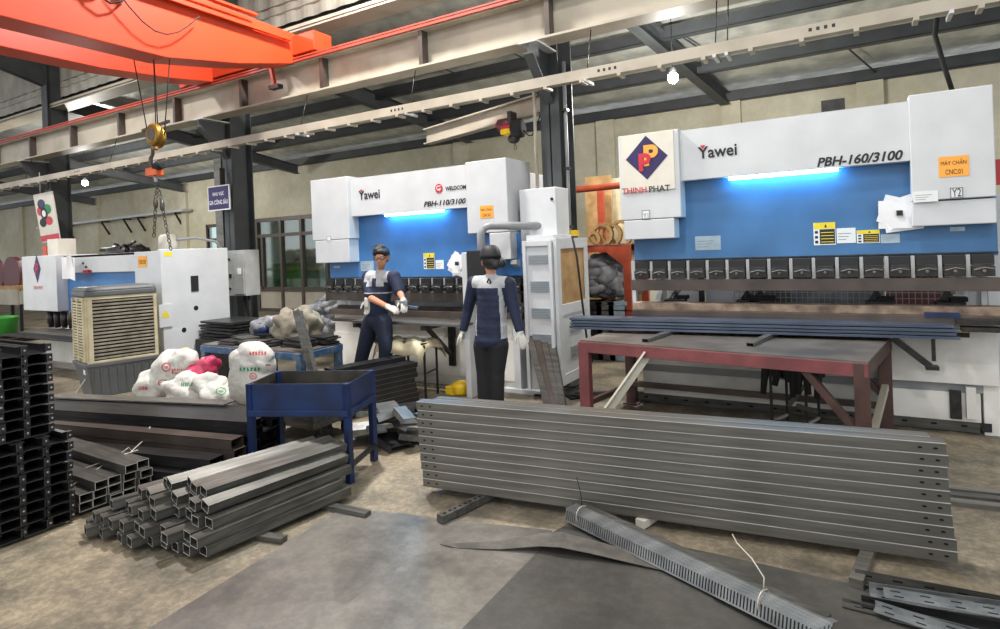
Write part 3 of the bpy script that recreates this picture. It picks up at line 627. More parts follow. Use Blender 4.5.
# ram
t = MB(); t.box(xa+.07, xb+.02, YF+.12, YF+.2, Z(631.7, 262.5, YF+.12)-.005, 2.45, 'blue_less_lit'); t.box(xa+.07, xb+.02, YF+.1, YF+.2, 1.5, 1.515, 'dark'); t.build('ram', R, .003)
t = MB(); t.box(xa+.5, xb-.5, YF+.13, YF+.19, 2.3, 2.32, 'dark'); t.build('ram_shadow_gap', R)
t = MB(); t.box(xl, xh+.01, YF, YF+.1, 2.29, zt, 'white'); t.box(xl, xh, YF, YF+.6, zt-.01, zt, 'white'); t.build('header_panel', R, .006)
t = MB(); t.box(X(728, 181), X(838, 170), YF+.03, YF+.09, 2.262, 2.292, 'led'); t.build('light_bar', R)
def cover(x0, x1, z0, z1, yf, dep, name='cylinder_cover'):
    t = MB(); t.box(x0, x1, yf, yf+dep, z0, z1, 'white'); t.build(name, R if False else cover.p, .008)
cover.p = R
cover(xa, X(676, 131, 6.03)+.02, 1.93, 2.8, 6.03, .6)
cover(xa+.03, X(674, 218, 6.03), Z(624, 240, 6.03), 1.925, 6.03, .42, 'lower_cover')
cover(xh, xb, 1.95, zc+.01, YF-.03, .65)
cover(X(912, 210), xb+.0, 1.74, 1.94, YF-.01, .45, 'lower_cover')
# logo sign on left cover
ys = 6.03; p0, p1 = ony(620.5, 139, ys-.01), ony(673, 130, ys-.01); zb = Z(622, 193, ys)
t = MB(); t.box(p0.x, p1.x, ys-.012, ys-.001, zb, 2.795, 'signwhite'); SB = t.build('sign_board', R, .002)
cx = X(646.5, 160, ys-.013); cz = (Z(645, 136, ys)+Z(645, 180, ys))/2-.0
diamond_logo(SB, cx, cz, (Z(645, 136, ys)-Z(645, 180, ys))/2, ys-.014, hw=(X(667, 160, ys)-X(625, 160, ys))/2)
tz = Z(645, 191.5, ys); txt('THINH', (X(622.5, 190, ys), ys-.014, tz-.01), (X(647, 190, ys), ys-.014, tz-.01), .058, 'inkred', SB, off=.014)
txt('PHAT', (X(649.5, 190, ys), ys-.014, tz-.012), (X(670.5, 190, ys), ys-.014, tz-.012), .06, 'ink', SB, off=.014)
sticker(R, X(642, 216, ys), X(650, 216, ys), Z(646, 219, ys), Z(646, 210, ys), ys-.001, 'outline'); txt('Y1', (X(643.5, 216, ys), ys-.005, Z(646, 218, ys)), (X(648.5, 216, ys), ys-.005, Z(646, 218, ys)), .05, 'inkgrey', R)
yawei(R, X(698, 158), X(737, 152), Z(718, 157), Z(718, 144.5)-.005, YF-.003)
txt('PBH-160/3100', (X(817, 164), YF-.003, Z(860, 163)-.004), (X(903, 154), YF-.003, Z(860, 163)-.004), .085, 'ink', R, shear=.25, off=.03)
yy = YF-.031; x0, x1 = X(938.5, 165, yy), X(969, 165, yy); z0, z1 = Z(954, 176.5, yy), Z(954, 156, yy)
t = MB(); t.box(x0, x1, yy-.002, yy, z0, z1, 'olabel'); ST_ = t.build('sticker', R)
w, h = x1-x0, z1-z0
txt('MÁY CHẤN', (x0+w*.08, yy-.003, z0+h*.58), (x1-w*.08, yy-.003, z0+h*.58), h*.3, 'ink', ST_); txt('CNC:01', (x0+w*.22, yy-.003, z0+h*.12), (x1-w*.22, yy-.003, z0+h*.12), h*.24, 'ink', ST_)
sticker(R, X(913, 196, yy), X(938, 195, yy), Z(925, 202, yy), Z(925, 191, yy), yy, 'white')
sticker(R, X(950, 192, yy), X(963, 192, yy), Z(956, 198, yy), Z(956, 187.5, yy), yy, 'outline'); txt('Y2', (X(952, 192, yy), yy-.005, Z(956, 196.5, yy)), (X(961, 192, yy), yy-.005, Z(956, 196.5, yy)), .065, 'ink', R)
yr = YF+.119
for a, b, c, d, k in ((814, 836, 245, 222.5, 'warn'), (837, 856, 243, 228, 'white'), (857, 880, 243, 230, 'warn'), (881, 900, 243, 234, 'grey'), (695.5, 721, 250, 236, 'grey'), (950, 965, 231, 227, 'grey')):
    sticker(R, X(a, c, yr), X(b, c, yr), Z((a+b)/2, c, yr), Z((a+b)/2, d, yr), yr, k)
clampset(R, xa+.08, xb-.0, 16, YF+.02, 1.31, 1.495)
t = MB(); t.box(xa+.06, xb+.01, YF+.0, YF+.06, 1.2, 1.31, 'brown_steel'); t.build('punch', R, .003)
t = MB(); t.box(xa+.06, xb+.1, YF+.03, YF+.2, 1.0, 1.07, 'die'); t.box(xa+.06, xb+.1, YF-.02, YF+.25, .93, 1.0, 'brown_steel'); t.build('die_rail', R, .003)
for px in (680, 752, 765, 881, 952): fingers(R, X(px, 296, 6.55), 6.55, 1.06)
t = MB(); t.box(X(925, 322), X(960, 322), YF-.03, YF+.02, .985, 1.025, 'navyblue'); t.build('foot_switch_plate', R)
# bed front panels
yb = 6.22
t = MB(); t.box(xa+.08, xb, yb, yb+.06, .42, .94, 'white_dirty'); t.box(xa+.08, xb-.1, yb+.05, yb+.1, .34, .42, 'grey'); t.build('front_panel', R, .004)
t = MB(); t.box(xa+.1, xb-.12, yb+.04, yb+.1, .1, .34, 'white_dirty'); t.box(xb-.1, xb+.05, yb+.05, yb+.3, 0, .42, 'white_dirty'); t.build('lower_panel', R, .004)
t = MB(); t.box(X(950, 400, yb), X(962, 400, yb), yb+.02, yb+.05, .12, .36, 'dark'); t.box(X(966, 400, yb), X(976, 400, yb), yb-.02, yb+.04, .14, .4, 'white_dirty'); t.build('conduit_cover', R, .003)
t = MB(); t.box(X(984, 400, yb), X(992, 400, yb), yb+.04, yb+.05, .03, .1, 'ink'); t.build('foot_slot', R)
# rear panels seen through the gap
t = MB(); yq = 6.95
t.box(xa+.2, X(700, 295, yq), yq, yq+.03, .8, 1.6, 'paper'); t.box(X(700, 295, yq), X(705, 295, yq), yq-.05, yq, .8, 1.6, 'dark'); t.box(X(705, 295, yq), X(745, 295, yq), yq+.02, yq+.04, .8, 1.6, 'paper'); t.box(X(745, 295, yq), X(790, 295, yq), yq+.02, yq+.04, .8, 1.6, 'gal')
t.box(X(965, 295, yq), X(1010, 295, yq), yq, yq+.03, .5, 1.6, 'white'); t.box(X(790, 295, yq), X(885, 295, yq), yq+.02, yq+.05, .8, 1.6, 'greybag'); t.box(X(886, 300, yq), X(946, 300, yq), yq+.0, yq+.02, .8, 1.6, 'redboard')
t.build('rear_panel', R)
t = MB()
for i in range(46):
    x = xa+.95+i*.05; t.bar((x, yq-.12, .8), (x, yq-.12, 1.55), .006, .006, 'lgrey')
for i in range(12): t.bar((xa+.95, yq-.12, .85+i*.055), (xb-.1, yq-.12, .85+i*.055), .006, .006, 'lgrey')
t.build('rear_mesh_guard', R)
for px in (633.5, 983): t = MB(); x = X(px, 300, 6.3); t.box(x-.01, x+.03, 6.3, 6.36, .9, 1.5, 'white' if px < 700 else 'lgrey'); t.build('guide_post', R)
t = MB(); t.box(X(822, 105, 6.8), X(845, 103, 6.8), 6.6, 6.9, 2.8, Z(835, 103, 6.8)-.0, 'dark'); t.build('hydraulic_unit', R)
t = MB(); t.box(xa+.3, xb-.2, YF+1.2, YF+1.7, 1.7, 2.6, 'lgrey'); t.build('oil_tank', R)
t = MB(); t.box(xb+.02, xb+.35, yb+.5, yb+.55, .3, 2.0, 'white'); t.box(xb+.02, xb+.1, 6.2, 6.3, 2.05, 2.25, 'redp'); t.build('side_guard', R)
# arm supports in front (right)
t = MB(); a = ony(893, 338, 6.05); b = ony(930, 366, 6.05); t.bar(a, b, .05, .05, 'dark'); t.box(ony(931, 338, 6.12).x, ony(935, 338, 6.12).x, 6.1, 6.13, .62, .93, 'dark'); t.box(b.x-.03, b.x+.06, 6.02, 6.12, b.z-.03, b.z, 'dark'); t.build('support_arm', R)
t = MB(); t.box(X(955, 322), xb+.15, 5.98, 6.12, .945, .985, 'dark'); t.box(X(960, 340), xb+.1, 5.96, 6.08, .89, .925, 'dark'); t.build('front_rail', R)
t = MB(); t.box(X(955, 340, 6.2), X(970, 340, 6.2), 6.21, 6.22, .81, .87, 'ink'); t.box(X(956, 337, 6.2), X(969, 337, 6.2), 6.208, 6.22, .85, .87, 'labely'); t.build('sticker', R)
# paper on right machine
def paper_bundle(name, label, c, w, h, y, n=6, spiky=False, hang=None):
    r = thing(name, label, 'papers', (c.x, y, c.z-h/2)); rnd = random.Random(n)
    for i in range(n):
        a = rnd.uniform(-.35, .35)*(1 if not spiky else 2.2); dx, dz = rnd.uniform(-.03, .03), rnd.uniform(-.03, .02); t = MB(); pts = []
        yy = y-.004*i; sc = .82 if spiky else 1
        for u, v in ((-1, -1), (1, -1), (1, 1), (-1, 1)):
            px, pz = u*w/2*sc, v*h/2*sc; pts.append((c.x+dx+px*math.cos(a)-pz*math.sin(a), yy, c.z+dz+px*math.sin(a)+pz*math.cos(a)))
        g = [[Vector(pts[0]).lerp(Vector(pts[1]), u/4).lerp(Vector(pts[3]).lerp(Vector(pts[2]), u/4), v/4)+Vector((0, -.012*math.sin(u*1.3+v+i)*(1-0), 0)) for u in range(5)] for v in range(5)]
        t.add([p for row in g for p in row], [(r_*5+k, r_*5+k+1, r_*5+k+6, r_*5+k+5) for r_ in range(4) for k in range(4)], 'paper', True)
        t.build('sheet', r)
    t = MB(); yy = y-.004*n-.02; t.box(c.x-.02, c.x+.025, yy-.01, yy+.01, c.z-.015, c.z+.03, 'ink'); t.build('clip', r)
    return r
paper_bundle('paper_bundle', 'white papers pinned on the blue ram of the right press brake', ony(899, 214, YF+.09), .27, .24, YF+.09, 5)
# ---- middle machine
L = thing('press_brake', 'blue and white hydraulic press brake in the middle that the two workers tend', 'press brake', (-5, YF, 0)); cover.p = L
xa, xb = X(314, 181), X(507, 160); xl, xh = X(348, 178), X(466.5, 164)
for x in (xa+.24, xb-.2):
    t = MB(); y0 = YF+.3
    prof = [(x, y0, 0), (x, y0, .95), (x, y0+.35, 1.0), (x, y0+.5, 1.2), (x, y0+.35, 1.4), (x, y0, 1.42), (x, y0, 2.65), (x, y0+1.0, 2.65), (x, y0+1.2, 2.3), (x, y0+1.2, 0)]
    t.prism(prof, (.07, 0, 0), 'white'); t.build('side_frame', L, .004)
zb = 1.35
t = MB(); t.box(xa+.12, xb-.03, YF+.12, YF+.2, zb, 2.35, 'blue'); t.box(xb-.03, X(519, 279), YF+.12, YF+.2, zb, 1.87, 'blue'); t.box(xa+.12, X(522, 279), YF+.1, YF+.2, zb, zb+.012, 'dark'); t.build('ram', L, .003)
t = MB(); t.box(xl, xh+.01, YF, YF+.1, 2.2, 2.72, 'white'); t.box(xl, xh, YF, YF+.55, 2.71, 2.72, 'white'); t.build('header_panel', L, .006)
t = MB(); t.box(X(383, 213), X(440, 208), YF+.03, YF+.09, 2.172, 2.202, 'led'); t.build('light_bar', L)
cover(xa, X(347, 178, 6.03)+.0, 1.9, 2.75, 6.03, .6); cover(xa+.05, X(349, 250, 6.03), 1.58, 1.895, 6.03, .42, 'lower_cover')
cover(xh, xb, 1.88, 2.74, YF-.03, .6); cover(X(491, 245), X(512, 250), 1.56, 1.875, YF-.03, .42, 'lower_cover')
t = MB(); t.box(X(519, 190, 6.2), X(555.5, 190, 6.2), 6.2, 6.55, 1.62, ony(540, 188, 6.2).z, 'white'); t.build('electrical_cabinet', L, .008)
t = MB(); t.lathe((X(552, 199, 6.2), 6.2, Z(552, 199, 6.2)), [(.018, -.01), (.018, 0)], 'ink', 10, 'y'); t.build('cabinet_lock', L)
yawei(L, X(359, 199), X(380, 196), Z(370, 199), Z(370, 189.5)-.005, YF-.003)
c = Vector((X(439, 188.5), YF-.004, Z(439, 188.5))); t = MB(); n = 24
t.add([(c.x+.058*math.cos(2*PI*k/n), c.y, c.z+.058*math.sin(2*PI*k/n)) for k in range(n)], [tuple(range(n))], 'inkred'); t.build('logo_disc', L)
t = MB(); e = c.y-.0015
for a, b in (((-.03, .025), (-.03, -.0)), ((-.03, 0), (-.01, -.025)), ((-.01, -.025), (.0, 0)), ((0, 0), (.01, -.03)), ((.01, -.03), (.03, .0)), ((.03, 0), (.01, 0)), ((-.03, .03), (.03, .03))):
    t.bar((c.x+a[0], e, c.z+a[1]), (c.x+b[0], e, c.z+b[1]), .001, .009, 'labelw', up=(0.01, 0, 1) if a[0] != b[0] else (1, 0, 0))
t.build('logo_mark', L)
txt('WELDCOM', (X(445.5, 189), YF-.003, Z(455, 190)), (X(466, 186), YF-.003, Z(455, 190)), .052, 'ink', L, off=.035)
txt('PBH-110/3100', (X(424, 206), YF-.003, Z(445, 205)-.003), (X(466, 201), YF-.003, Z(445, 205)-.003), .068, 'ink', L, shear=.25, off=.03)
yy = YF-.031; x0, x1 = X(480, 212, yy), X(493.5, 212, yy); z0, z1 = Z(487, 218, yy), Z(487, 205.5, yy); t = MB(); t.box(x0, x1, yy-.002, yy, z0, z1, 'olabel'); ST_ = t.build('sticker', L); w, h = x1-x0, z1-z0
txt('MÁY CHẤN', (x0+w*.08, yy-.003, z0+h*.58), (x1-w*.08, yy-.003, z0+h*.58), h*.3, 'ink', ST_); txt('CNC:02', (x0+w*.2, yy-.003, z0+h*.12), (x1-w*.2, yy-.003, z0+h*.12), h*.24, 'ink', ST_)
for a, b, c_, d, k in ((424, 435, 269, 253, 'warn'), (436, 444, 269, 260, 'white'), (361, 374, 271, 261, 'grey'), (334, 340, 268, 266, 'grey')):
    sticker(L, X(a, c_, yr), X(b, c_, yr), Z((a+b)/2, c_, yr), Z((a+b)/2, d, yr), yr, k)
sticker(L, X(327, 238, ys), X(331, 238, ys), Z(329, 241, ys), Z(329, 236, ys), ys-.001, 'outline')
clampset(L, xa+.12, X(522, 279), 17, YF+.02, 1.17, 1.345)
t = MB(); t.box(xa+.12, X(520, 300), YF+.02, YF+.08, 1.05, 1.17, 'brown_steel'); t.build('punch', L, .003)
t = MB(); t.box(xa+.2, X(522, 315), YF+.0, YF+.2, .86, .93, 'brown_steel'); t.box(xa+.3, X(515, 315), YF+.06, YF+.12, .93, .98, 'dark'); t.build('die_rail', L, .003)
t = MB(); t.box(xa+.22, xb+.05, YF+.08, YF+.14, .0, .86, 'white_dirty'); t.box(xa+.22, xb+.05, YF+.05, YF+.09, .12, .6, 'white_dirty'); t.build('front_panel', L, .004)
t = MB()
for px in (345, 408): t.box(X(px-3, 327), X(px+3, 327), YF+.074, YF+.08, .755, .785, 'ink')
t.build('panel_slot', L)
t = MB(); t.box(xa+.15, X(345, 300, 6.25), 6.3, 6.4, .94, 1.15, 'white'); t.box(X(349, 300, 6.25), X(362, 300, 6.25), 6.28, 6.33, .94, 1.12, 'white'); t.build('gap_cover', L, .003)
t = MB(); t.box(xa+.3, xb, 7.2, 7.25, .5, 1.6, 'lgrey'); t.build('rear_panel', L)
# front support arms carrying a plate strip
t = MB(); y0 = 5.55
z = .86
t.box(X(352, 318, y0), X(462, 318, y0), y0, y0+.22, z-.03, z, 'gal'); t.box(X(332, 318, y0+.28), X(462, 318, y0), y0+.28, y0+.5, z-.06, z-.02, 'brown_steel'); t.build('sheet_support', L, .003)
for px in (363, 430):
    t = MB(); x = X(px, 320, 5.7); t.bar((x, y0, z-.06), (x, 6.15, z-.06), .06, .05, 'dark'); t.bar((x, y0+.1, z-.08), (x+.0, 6.15, z-.5), .05, .04, 'dark'); t.box(x-.04, x+.04, 6.1, 6.16, z-.6, z-.03, 'dark'); t.build('support_arm', L)
# right end column of the machine (rounded C throat, foot)
t = MB(); xq = xb-.02
t.prism([(xq, 6.12, 0), (xq, 6.12, .95), (xq, 6.3, 1.02), (xq, 6.42, 1.2), (xq, 6.3, 1.42), (xq, 6.12, 1.5), (xq, 6.12, 1.55), (xq, 6.9, 1.55), (xq, 6.9, 0)], (.08, 0, 0), 'white'); t.box(xq-.15, xq+.35, 6.1, 6.5, 0, .05, 'white'); t.build('throat_plate', L, .004)
# pendant arm and control
t = MB(); a = ony(482, 266, 5.75); t.tube([(a.x, 5.75, 1.45), (a.x, 5.75, 1.86), (a.x+.03, 5.78, 1.93), (a.x+.1, 5.8, 1.95), (ony(548, 228, 6.3).x, 6.3, 1.93)], .045, 'grey', 12); t.box(ony(543, 230, 6.3).x, ony(551, 230, 6.3).x, 6.24, 6.36, 1.83, 2.0, 'rubber'); t.build('pendant_arm', L)
t = MB(); a = ony(470, 290, 5.75); b = ony(486, 250, 5.75); t.box(a.x, b.x, 5.7, 5.85, a.z, b.z, 'black'); t.box(a.x-.07, a.x, 5.7, 5.87, 0, b.z-.02, 'white'); t.build('control_pendant', L, .01)
t = MB(); a = ony(545, 236, 6.3); b = ony(520, 275, 6.45); t.bar(a, b, .05, .14, 'grey'); t.build('arm_brace', L)
# rear corner guard with grilles, hinged door
G = thing('side_guard', 'white side guard cabinet with louvred grilles and a glazed door beside the middle press brake', 'machine guard', (-3.0, 6.1, 0))
YG = 5.98; x0, x1 = X(523, 240, YG), X(552, 240, YG); t = MB(); t.box(x0, x1, YG, YG+.03, .1, 1.76, 'white'); t.box(x0, x0+.04, YG-.03, YG, .1, 1.76, 'white'); t.box(x1-.04, x1, YG-.03, YG, .1, 1.76, 'white'); t.box(x0+.041, x1-.041, YG-.028, YG, 1.7, 1.758, 'white'); GP = t.build('panel', G, .003)
for (u0, v0, u1, v1) in ((529, 255, 549, 264), (531, 281, 550, 292), (532, 308, 551, 318), (533, 334, 552, 344)):
    t = MB(); gx0, gx1, gz0, gz1 = X(u0, v0, YG), X(u1, v0, YG), Z((u0+u1)/2, v1, YG), Z((u0+u1)/2, v0, YG); t.box(gx0, gx1, YG-.008, YG, gz0, gz1, 'labelg')
    n = 6
    for k in range(n): zz = gz0+(gz1-gz0)*(k+.5)/n; t.box(gx0, gx1, YG-.015, YG-.007, zz-.004, zz+.004, 'grey')
    t.build('grille', GP)
DX = x1+.03; y0, y1 = YG, onx(588, 300, x1+.03).y
d = MB()
for (ya, yb_, za, zb_) in ((y0+.101, y1-.101, 1.66, 1.778), (y0+.101, y1-.101, .92, 1.04), (y0+.101, y1-.101, .152, .27), (y0, y0+.1, .15, 1.78), (y1-.1, y1, .15, 1.78)): d.box(DX-.02, DX+.02, ya, yb_, za, zb_, 'white')
d.box(DX-.01, DX+.01, y0+.1, y1-.1, .27, .92, 'white'); GD = d.build('door_frame', G, .003)
t = MB(); t.box(DX-.005, DX+.005, y0+.1, y1-.1, 1.04, 1.66, 'card'); t.build('door_board', G)
for z in (.42, .7):
    t = MB(); t.box(DX+.01, DX+.016, y0+.3, y1-.25, z, z+.13, 'labelg')
    for k in range(5): t.box(DX+.016, DX+.022, y0+.3, y1-.25, z+.01+.025*k, z+.02+.025*k, 'grey')
    t.build('grille', GD)
t = MB(); t.box(x0+.02, DX-.03, YG+.04, 6.55, 1.66, 1.82, 'white'); t.box(DX-.1, DX+.0, y1-.3, y1-.2, 1.8, 1.87, 'yellow'); t.build('roof_box', G, .004)
t = MB(); t.tube([ony(a, b, 6.2) for a, b in ((572, 236), (577, 258), (582, 300), (587, 340), (592, 362))], .012, 'rubber', 6); solo(t, 'hose', 'thin black hose hanging down in front of the glazed guard door', 'hose')
paper_bundle('paper_bundle', 'white star-shaped fan of papers clipped to the middle press brake ram', ony(459, 264, YF+.02), .25, .26, YF+.02, 8, True)
# ================================================================== SHEAR at left
yS = 4.85
SH = thing('shearing_machine', 'long low white and blue guillotine shear at far left with grey end cabinet', 'shearing machine', (-10, 5.3, 0))
xc = ony(153, 250, yS).x; xe = -8.3
def XS(px, py=260): return ony(px, py, yS).x
def ZS(px, py): return ony(px, py, yS).z
t = MB(); t.box(xe-.08, xe, yS-.03, 5.86, 0, 1.86, 'white'); t.build('end_panel', SH, .01)
t = MB(); t.box(XS(47), xe-.08, yS, yS+.12, 1.56, 1.84, 'white'); t.box(XS(135), xe-.08, yS-.01, yS+.12, .5, 1.84, 'white'); t.box(XS(47), xe-.08, yS, 5.8, 1.8, 1.84, 'white'); t.build('beam_cover', SH, .006)
t = MB(); t.box(XS(47), XS(136), yS+.04, yS+.12, .92, 1.57, 'blue'); t.build('blade_beam', SH, .003)
t = MB(); t.box(XS(30), XS(64), yS-.12, yS+.5, .95, 1.86, 'white'); t.build('end_cover', SH, .008)
yl_ = yS-.122; cx, cz = ony(37, 269, yl_).x, ony(37, 269, yl_).z
t = MB(); rr, hh = .13, .24; t.add([(cx-rr, yl_, cz), (cx, yl_, cz-hh), (cx+rr, yl_, cz), (cx, yl_, cz+hh)], [(0, 1, 2, 3)], 'purple'); t.build('logo_diamond', SH)
txt('P', (cx-.05, yl_-.002, cz-.1), (cx+.05, yl_-.002, cz-.1), .2, 'inkred', SH, off=.02); txt('THINH PHAT', (cx-.16, yl_, cz-.34), (cx+.18, yl_, cz-.34), .06, 'inkred', SH)
for i in range(13):
    x = XS(42)+(XS(140)-XS(42))*(i+.5)/13; t = MB(); t.lathe((x, yS+.05, .66), [(.04, 0), (.04, .05), (.055, .06), (.055, .28)], 'dark', 10); t.build('hold_down', SH)
t = MB(); t.box(XS(38), -9.2, yS-.25, yS, .55, .63, 'gal'); t.box(XS(38), xe-.1, yS, yS+.5, .55, .63, 'gal'); t.box(XS(34), -9.4, yS-.5, yS-.25, .57, .6, 'dark'); t.build('work_table', SH, .003)
t = MB(); t.box(XS(40), xe-.1, yS+.02, yS+.1, .1, .56, 'white_dirty'); t.build('front_panel', SH, .004)
for px in (34, 52): t = MB(); x = XS(px); t.box(x-.05, x+.05, yS-.7, yS, .5, .57, 'dark'); t.build('support_arm', SH)
t = MB(); a = (XS(50, 275), yS-.02, ZS(50, 275)); t.tube([(a[0]+.14*math.cos(PI*k/8+PI/2), a[1], a[2]+.13*math.sin(PI*k/8+PI/2)) for k in range(9)], .03, 'rubber', 8); t.build('hose', SH)
# stickers of shear
x0 = XS(139, 265); t = MB(); yq = yS-.012; t.box(x0, XS(148, 265), yq-.002, yq, ZS(143, 267), ZS(143, 256), 'olabel'); ST_ = t.build('sticker', SH); txt('CNC:03', (x0+.03, yq-.004, ZS(143, 264)), (XS(147, 265), yq-.004, ZS(143, 264)), .06, 'ink', ST_)
t = MB(); 
for k in range(3): t.box(XS(82+3*k, 263), XS(84+3*k, 263), yS-.003, yS, ZS(86, 264+k*4), ZS(86, 262+k*4), 'ink')
t.box(XS(83, 272), XS(92, 272), yS-.003, yS, ZS(87, 273), ZS(87, 270), 'inkred'); t.build('sticker', SH)
def side(a, b, c_, d, m_, nm, off=.003):
    p, q = onx(a, b, xe), onx(c_, d, xe); t = MB(); t.box(xe, xe+off, min(p.y, q.y), max(p.y, q.y), min(p.z, q.z), max(p.z, q.z), m_); t.build(nm, SH)
side(190.5, 276, 198.5, 291, 'ink', 'end_window', .01); side(164, 252, 172, 256, 'labely', 'sticker'); side(158, 305, 172, 326, 'white', 'side_hatch', .02)
p = onx(165.5, 314, xe+.022); t = MB(); t.add([(xe+.022, p.y-.06, p.z-.05), (xe+.022, p.y+.06, p.z-.05), (xe+.022, p.y, p.z+.06)], [(0, 1, 2)], 'labely'); t.build('warning_triangle', SH)
for a, b in ((196, 308), (184, 330)):
    p = onx(a, b, xe); t = MB(); t.lathe((xe, p.y, p.z), [(.035, 0), (.035, .004)], 'hole', 14, 'x'); t.build('round_port', SH)
p = onx(160, 240, xe-.2); t = MB(); t.lathe((xe-.35, 5.15, 1.84), [(.13, 0), (.13, .2), (.1, .24), (.02, .25)], 'signwhite', 18); t.build('oil_cap', SH)
t = MB(); c0 = Vector((xe-.3, 5.1, 1.98)); t.tube([c0, c0+Vector((.2, .3, .04)), c0+Vector((.25, .6, -.02)), c0+Vector((.25, .7, -.14))], .02, 'grey', 8); t.build('pipe', SH)
t = MB(); a = ony(36, 215, 5.2); t.box(ony(47, 240, 5.2).x, ony(57, 240, 5.2).x, 5.2, 5.5, 1.84, 2.16, 'signwhite'); t.box(ony(42, 240, 5.2).x, ony(46, 240, 5.2).x, 5.2, 5.3, 1.86, 2.05, 'orange'); t.build('top_box', SH, .006)
t = MB(); rnd = random.Random(3); c = ony(126, 247, 5.3); 
for i in range(40): a = rnd.uniform(0, PI); t.tube([(c.x+rnd.uniform(-.45, .45), c.y+rnd.uniform(-.2, .2), 1.86+abs(rnd.gauss(0, .05))) for k in range(3)], .022, 'dark', 5, False)
t.ell((c.x, c.y, 1.86), (.45, .25, .13), 'dark'); solo(t, 'tangled_cable_heap', 'heap of dark tangled cable lying on top of the shear', 'cable')
pb = MB(); 
for i, (dx, dz, rr_) in enumerate(((0, 0, .0), (.12, .02, .3), (.22, -.01, -.2))):
    c = ony(66, 268, yS-.15); w, h = .26, .34; g = []
    for v in range(6):
        for u in range(6): 
            xx, zz = (u/5-.5)*w, (v/5-.5)*h; g.append((c.x+dx+xx*math.cos(rr_)-zz*math.sin(rr_), c.y-.01*i-.03*math.sin(u*1.1+i)*v/5, c.z+dz+xx*math.sin(rr_)+zz*math.cos(rr_)))
    pb.add(g, [(r_*6+k, r_*6+k+1, r_*6+k+7, r_*6+k+6) for r_ in range(5) for k in range(5)], 'paper', True)
solo(pb, 'paper_bundle', 'crumpled white papers hung over the blue front of the shear', 'papers')
# far left: reels, stand, green bin
for i, (px, py, L_) in enumerate(((6, 275, 'maroon cable reel at the left edge beyond the shear'), (22, 275, 'maroon cable reel nearer the shear beyond its end cover'))):
    c = ony(px, py, 7.5); r = thing('cable_reel', L_, 'reel', (c.x, c.y, 1.15))
    t = MB(); t.lathe(c, [(.5, -.25), (.5, -.2), (.3, -.2), (.3, .2), (.5, .2), (.5, .25)], 'maroon', 28, 'y'); t.build('drum', r)
    t = MB(); t.lathe(c, [(.38, -.17), (.4, 0), (.38, .17)], 'greybag', 24, 'y'); t.build('wound_cable', r)
c0, c1 = ony(-4, 290, 7.5), ony(30, 290, 7.5); t = MB(); t.box(c0.x-1, c1.x+.3, 7.1, 7.9, 1.1, 1.2, 'card'); t.box(c0.x-1, c1.x+.3, 7.1, 7.15, .7, 1.1, 'cream')
rs = thing('storage_bench', 'pale boxed bench on black legs under the maroon reels', 'bench', (c1.x-1, 7.5, 0)); t.build('top', rs)
for x in (c0.x, c0.x+.9, c1.x-.3, c1.x+.2): t = MB(); t.bar((x, 7.2, 0), (x, 7.2, .7), .07, .07, 'black'); t.build('leg', rs)
t = MB(); c = ony(5, 332, 6.6); t.lathe((c.x, c.y, 0), [(.24, 0), (.28, .42), (.3, .45), (.28, .47), (.1, .5)], 'greenp', 20); solo(t, 'green_bin', 'bright green plastic bin at the left edge behind the black channel stack', 'bin')
# ================================================================== rack between machines
RK = thing('storage_rack', 'orange-red steel rack between the two press brakes holding cut shapes and bags', 'rack', (-3.2, 8.3, 0))
yk = 8.3; x0, x1 = ony(585, 240, yk).x-.1, ony(629, 240, yk).x; z0 = ony(610, 245, yk).z
for x in (x0, x1-.1):
    for y in (yk, yk+.8): t = MB(); t.box(x, x+.1, y, y+.08, 0, z0 if y == yk else 2.6, 'rack'); t.build('upright', RK)
for z in (z0, z0-.95): 
    t = MB(); t.box(x0+.1, x1-.1, yk+.01, yk+.06, z-.1, z-.001, 'rack'); t.box(x0+.1, x1-.1, yk+.81, yk+.86, z-.1, z-.001, 'rack'); t.build('beam', RK); t = MB(); t.box(x0, x1, yk, yk+.86, z, z+.015, 'die'); t.build('shelf', RK)
t = MB(); t.prism([(x1-.1, yk, z0-.1), (x1-.1, yk, z0-.3), (x1-.35, yk, z0-.1)], (0, .045, 0), 'rack'); t.build('gusset', RK)
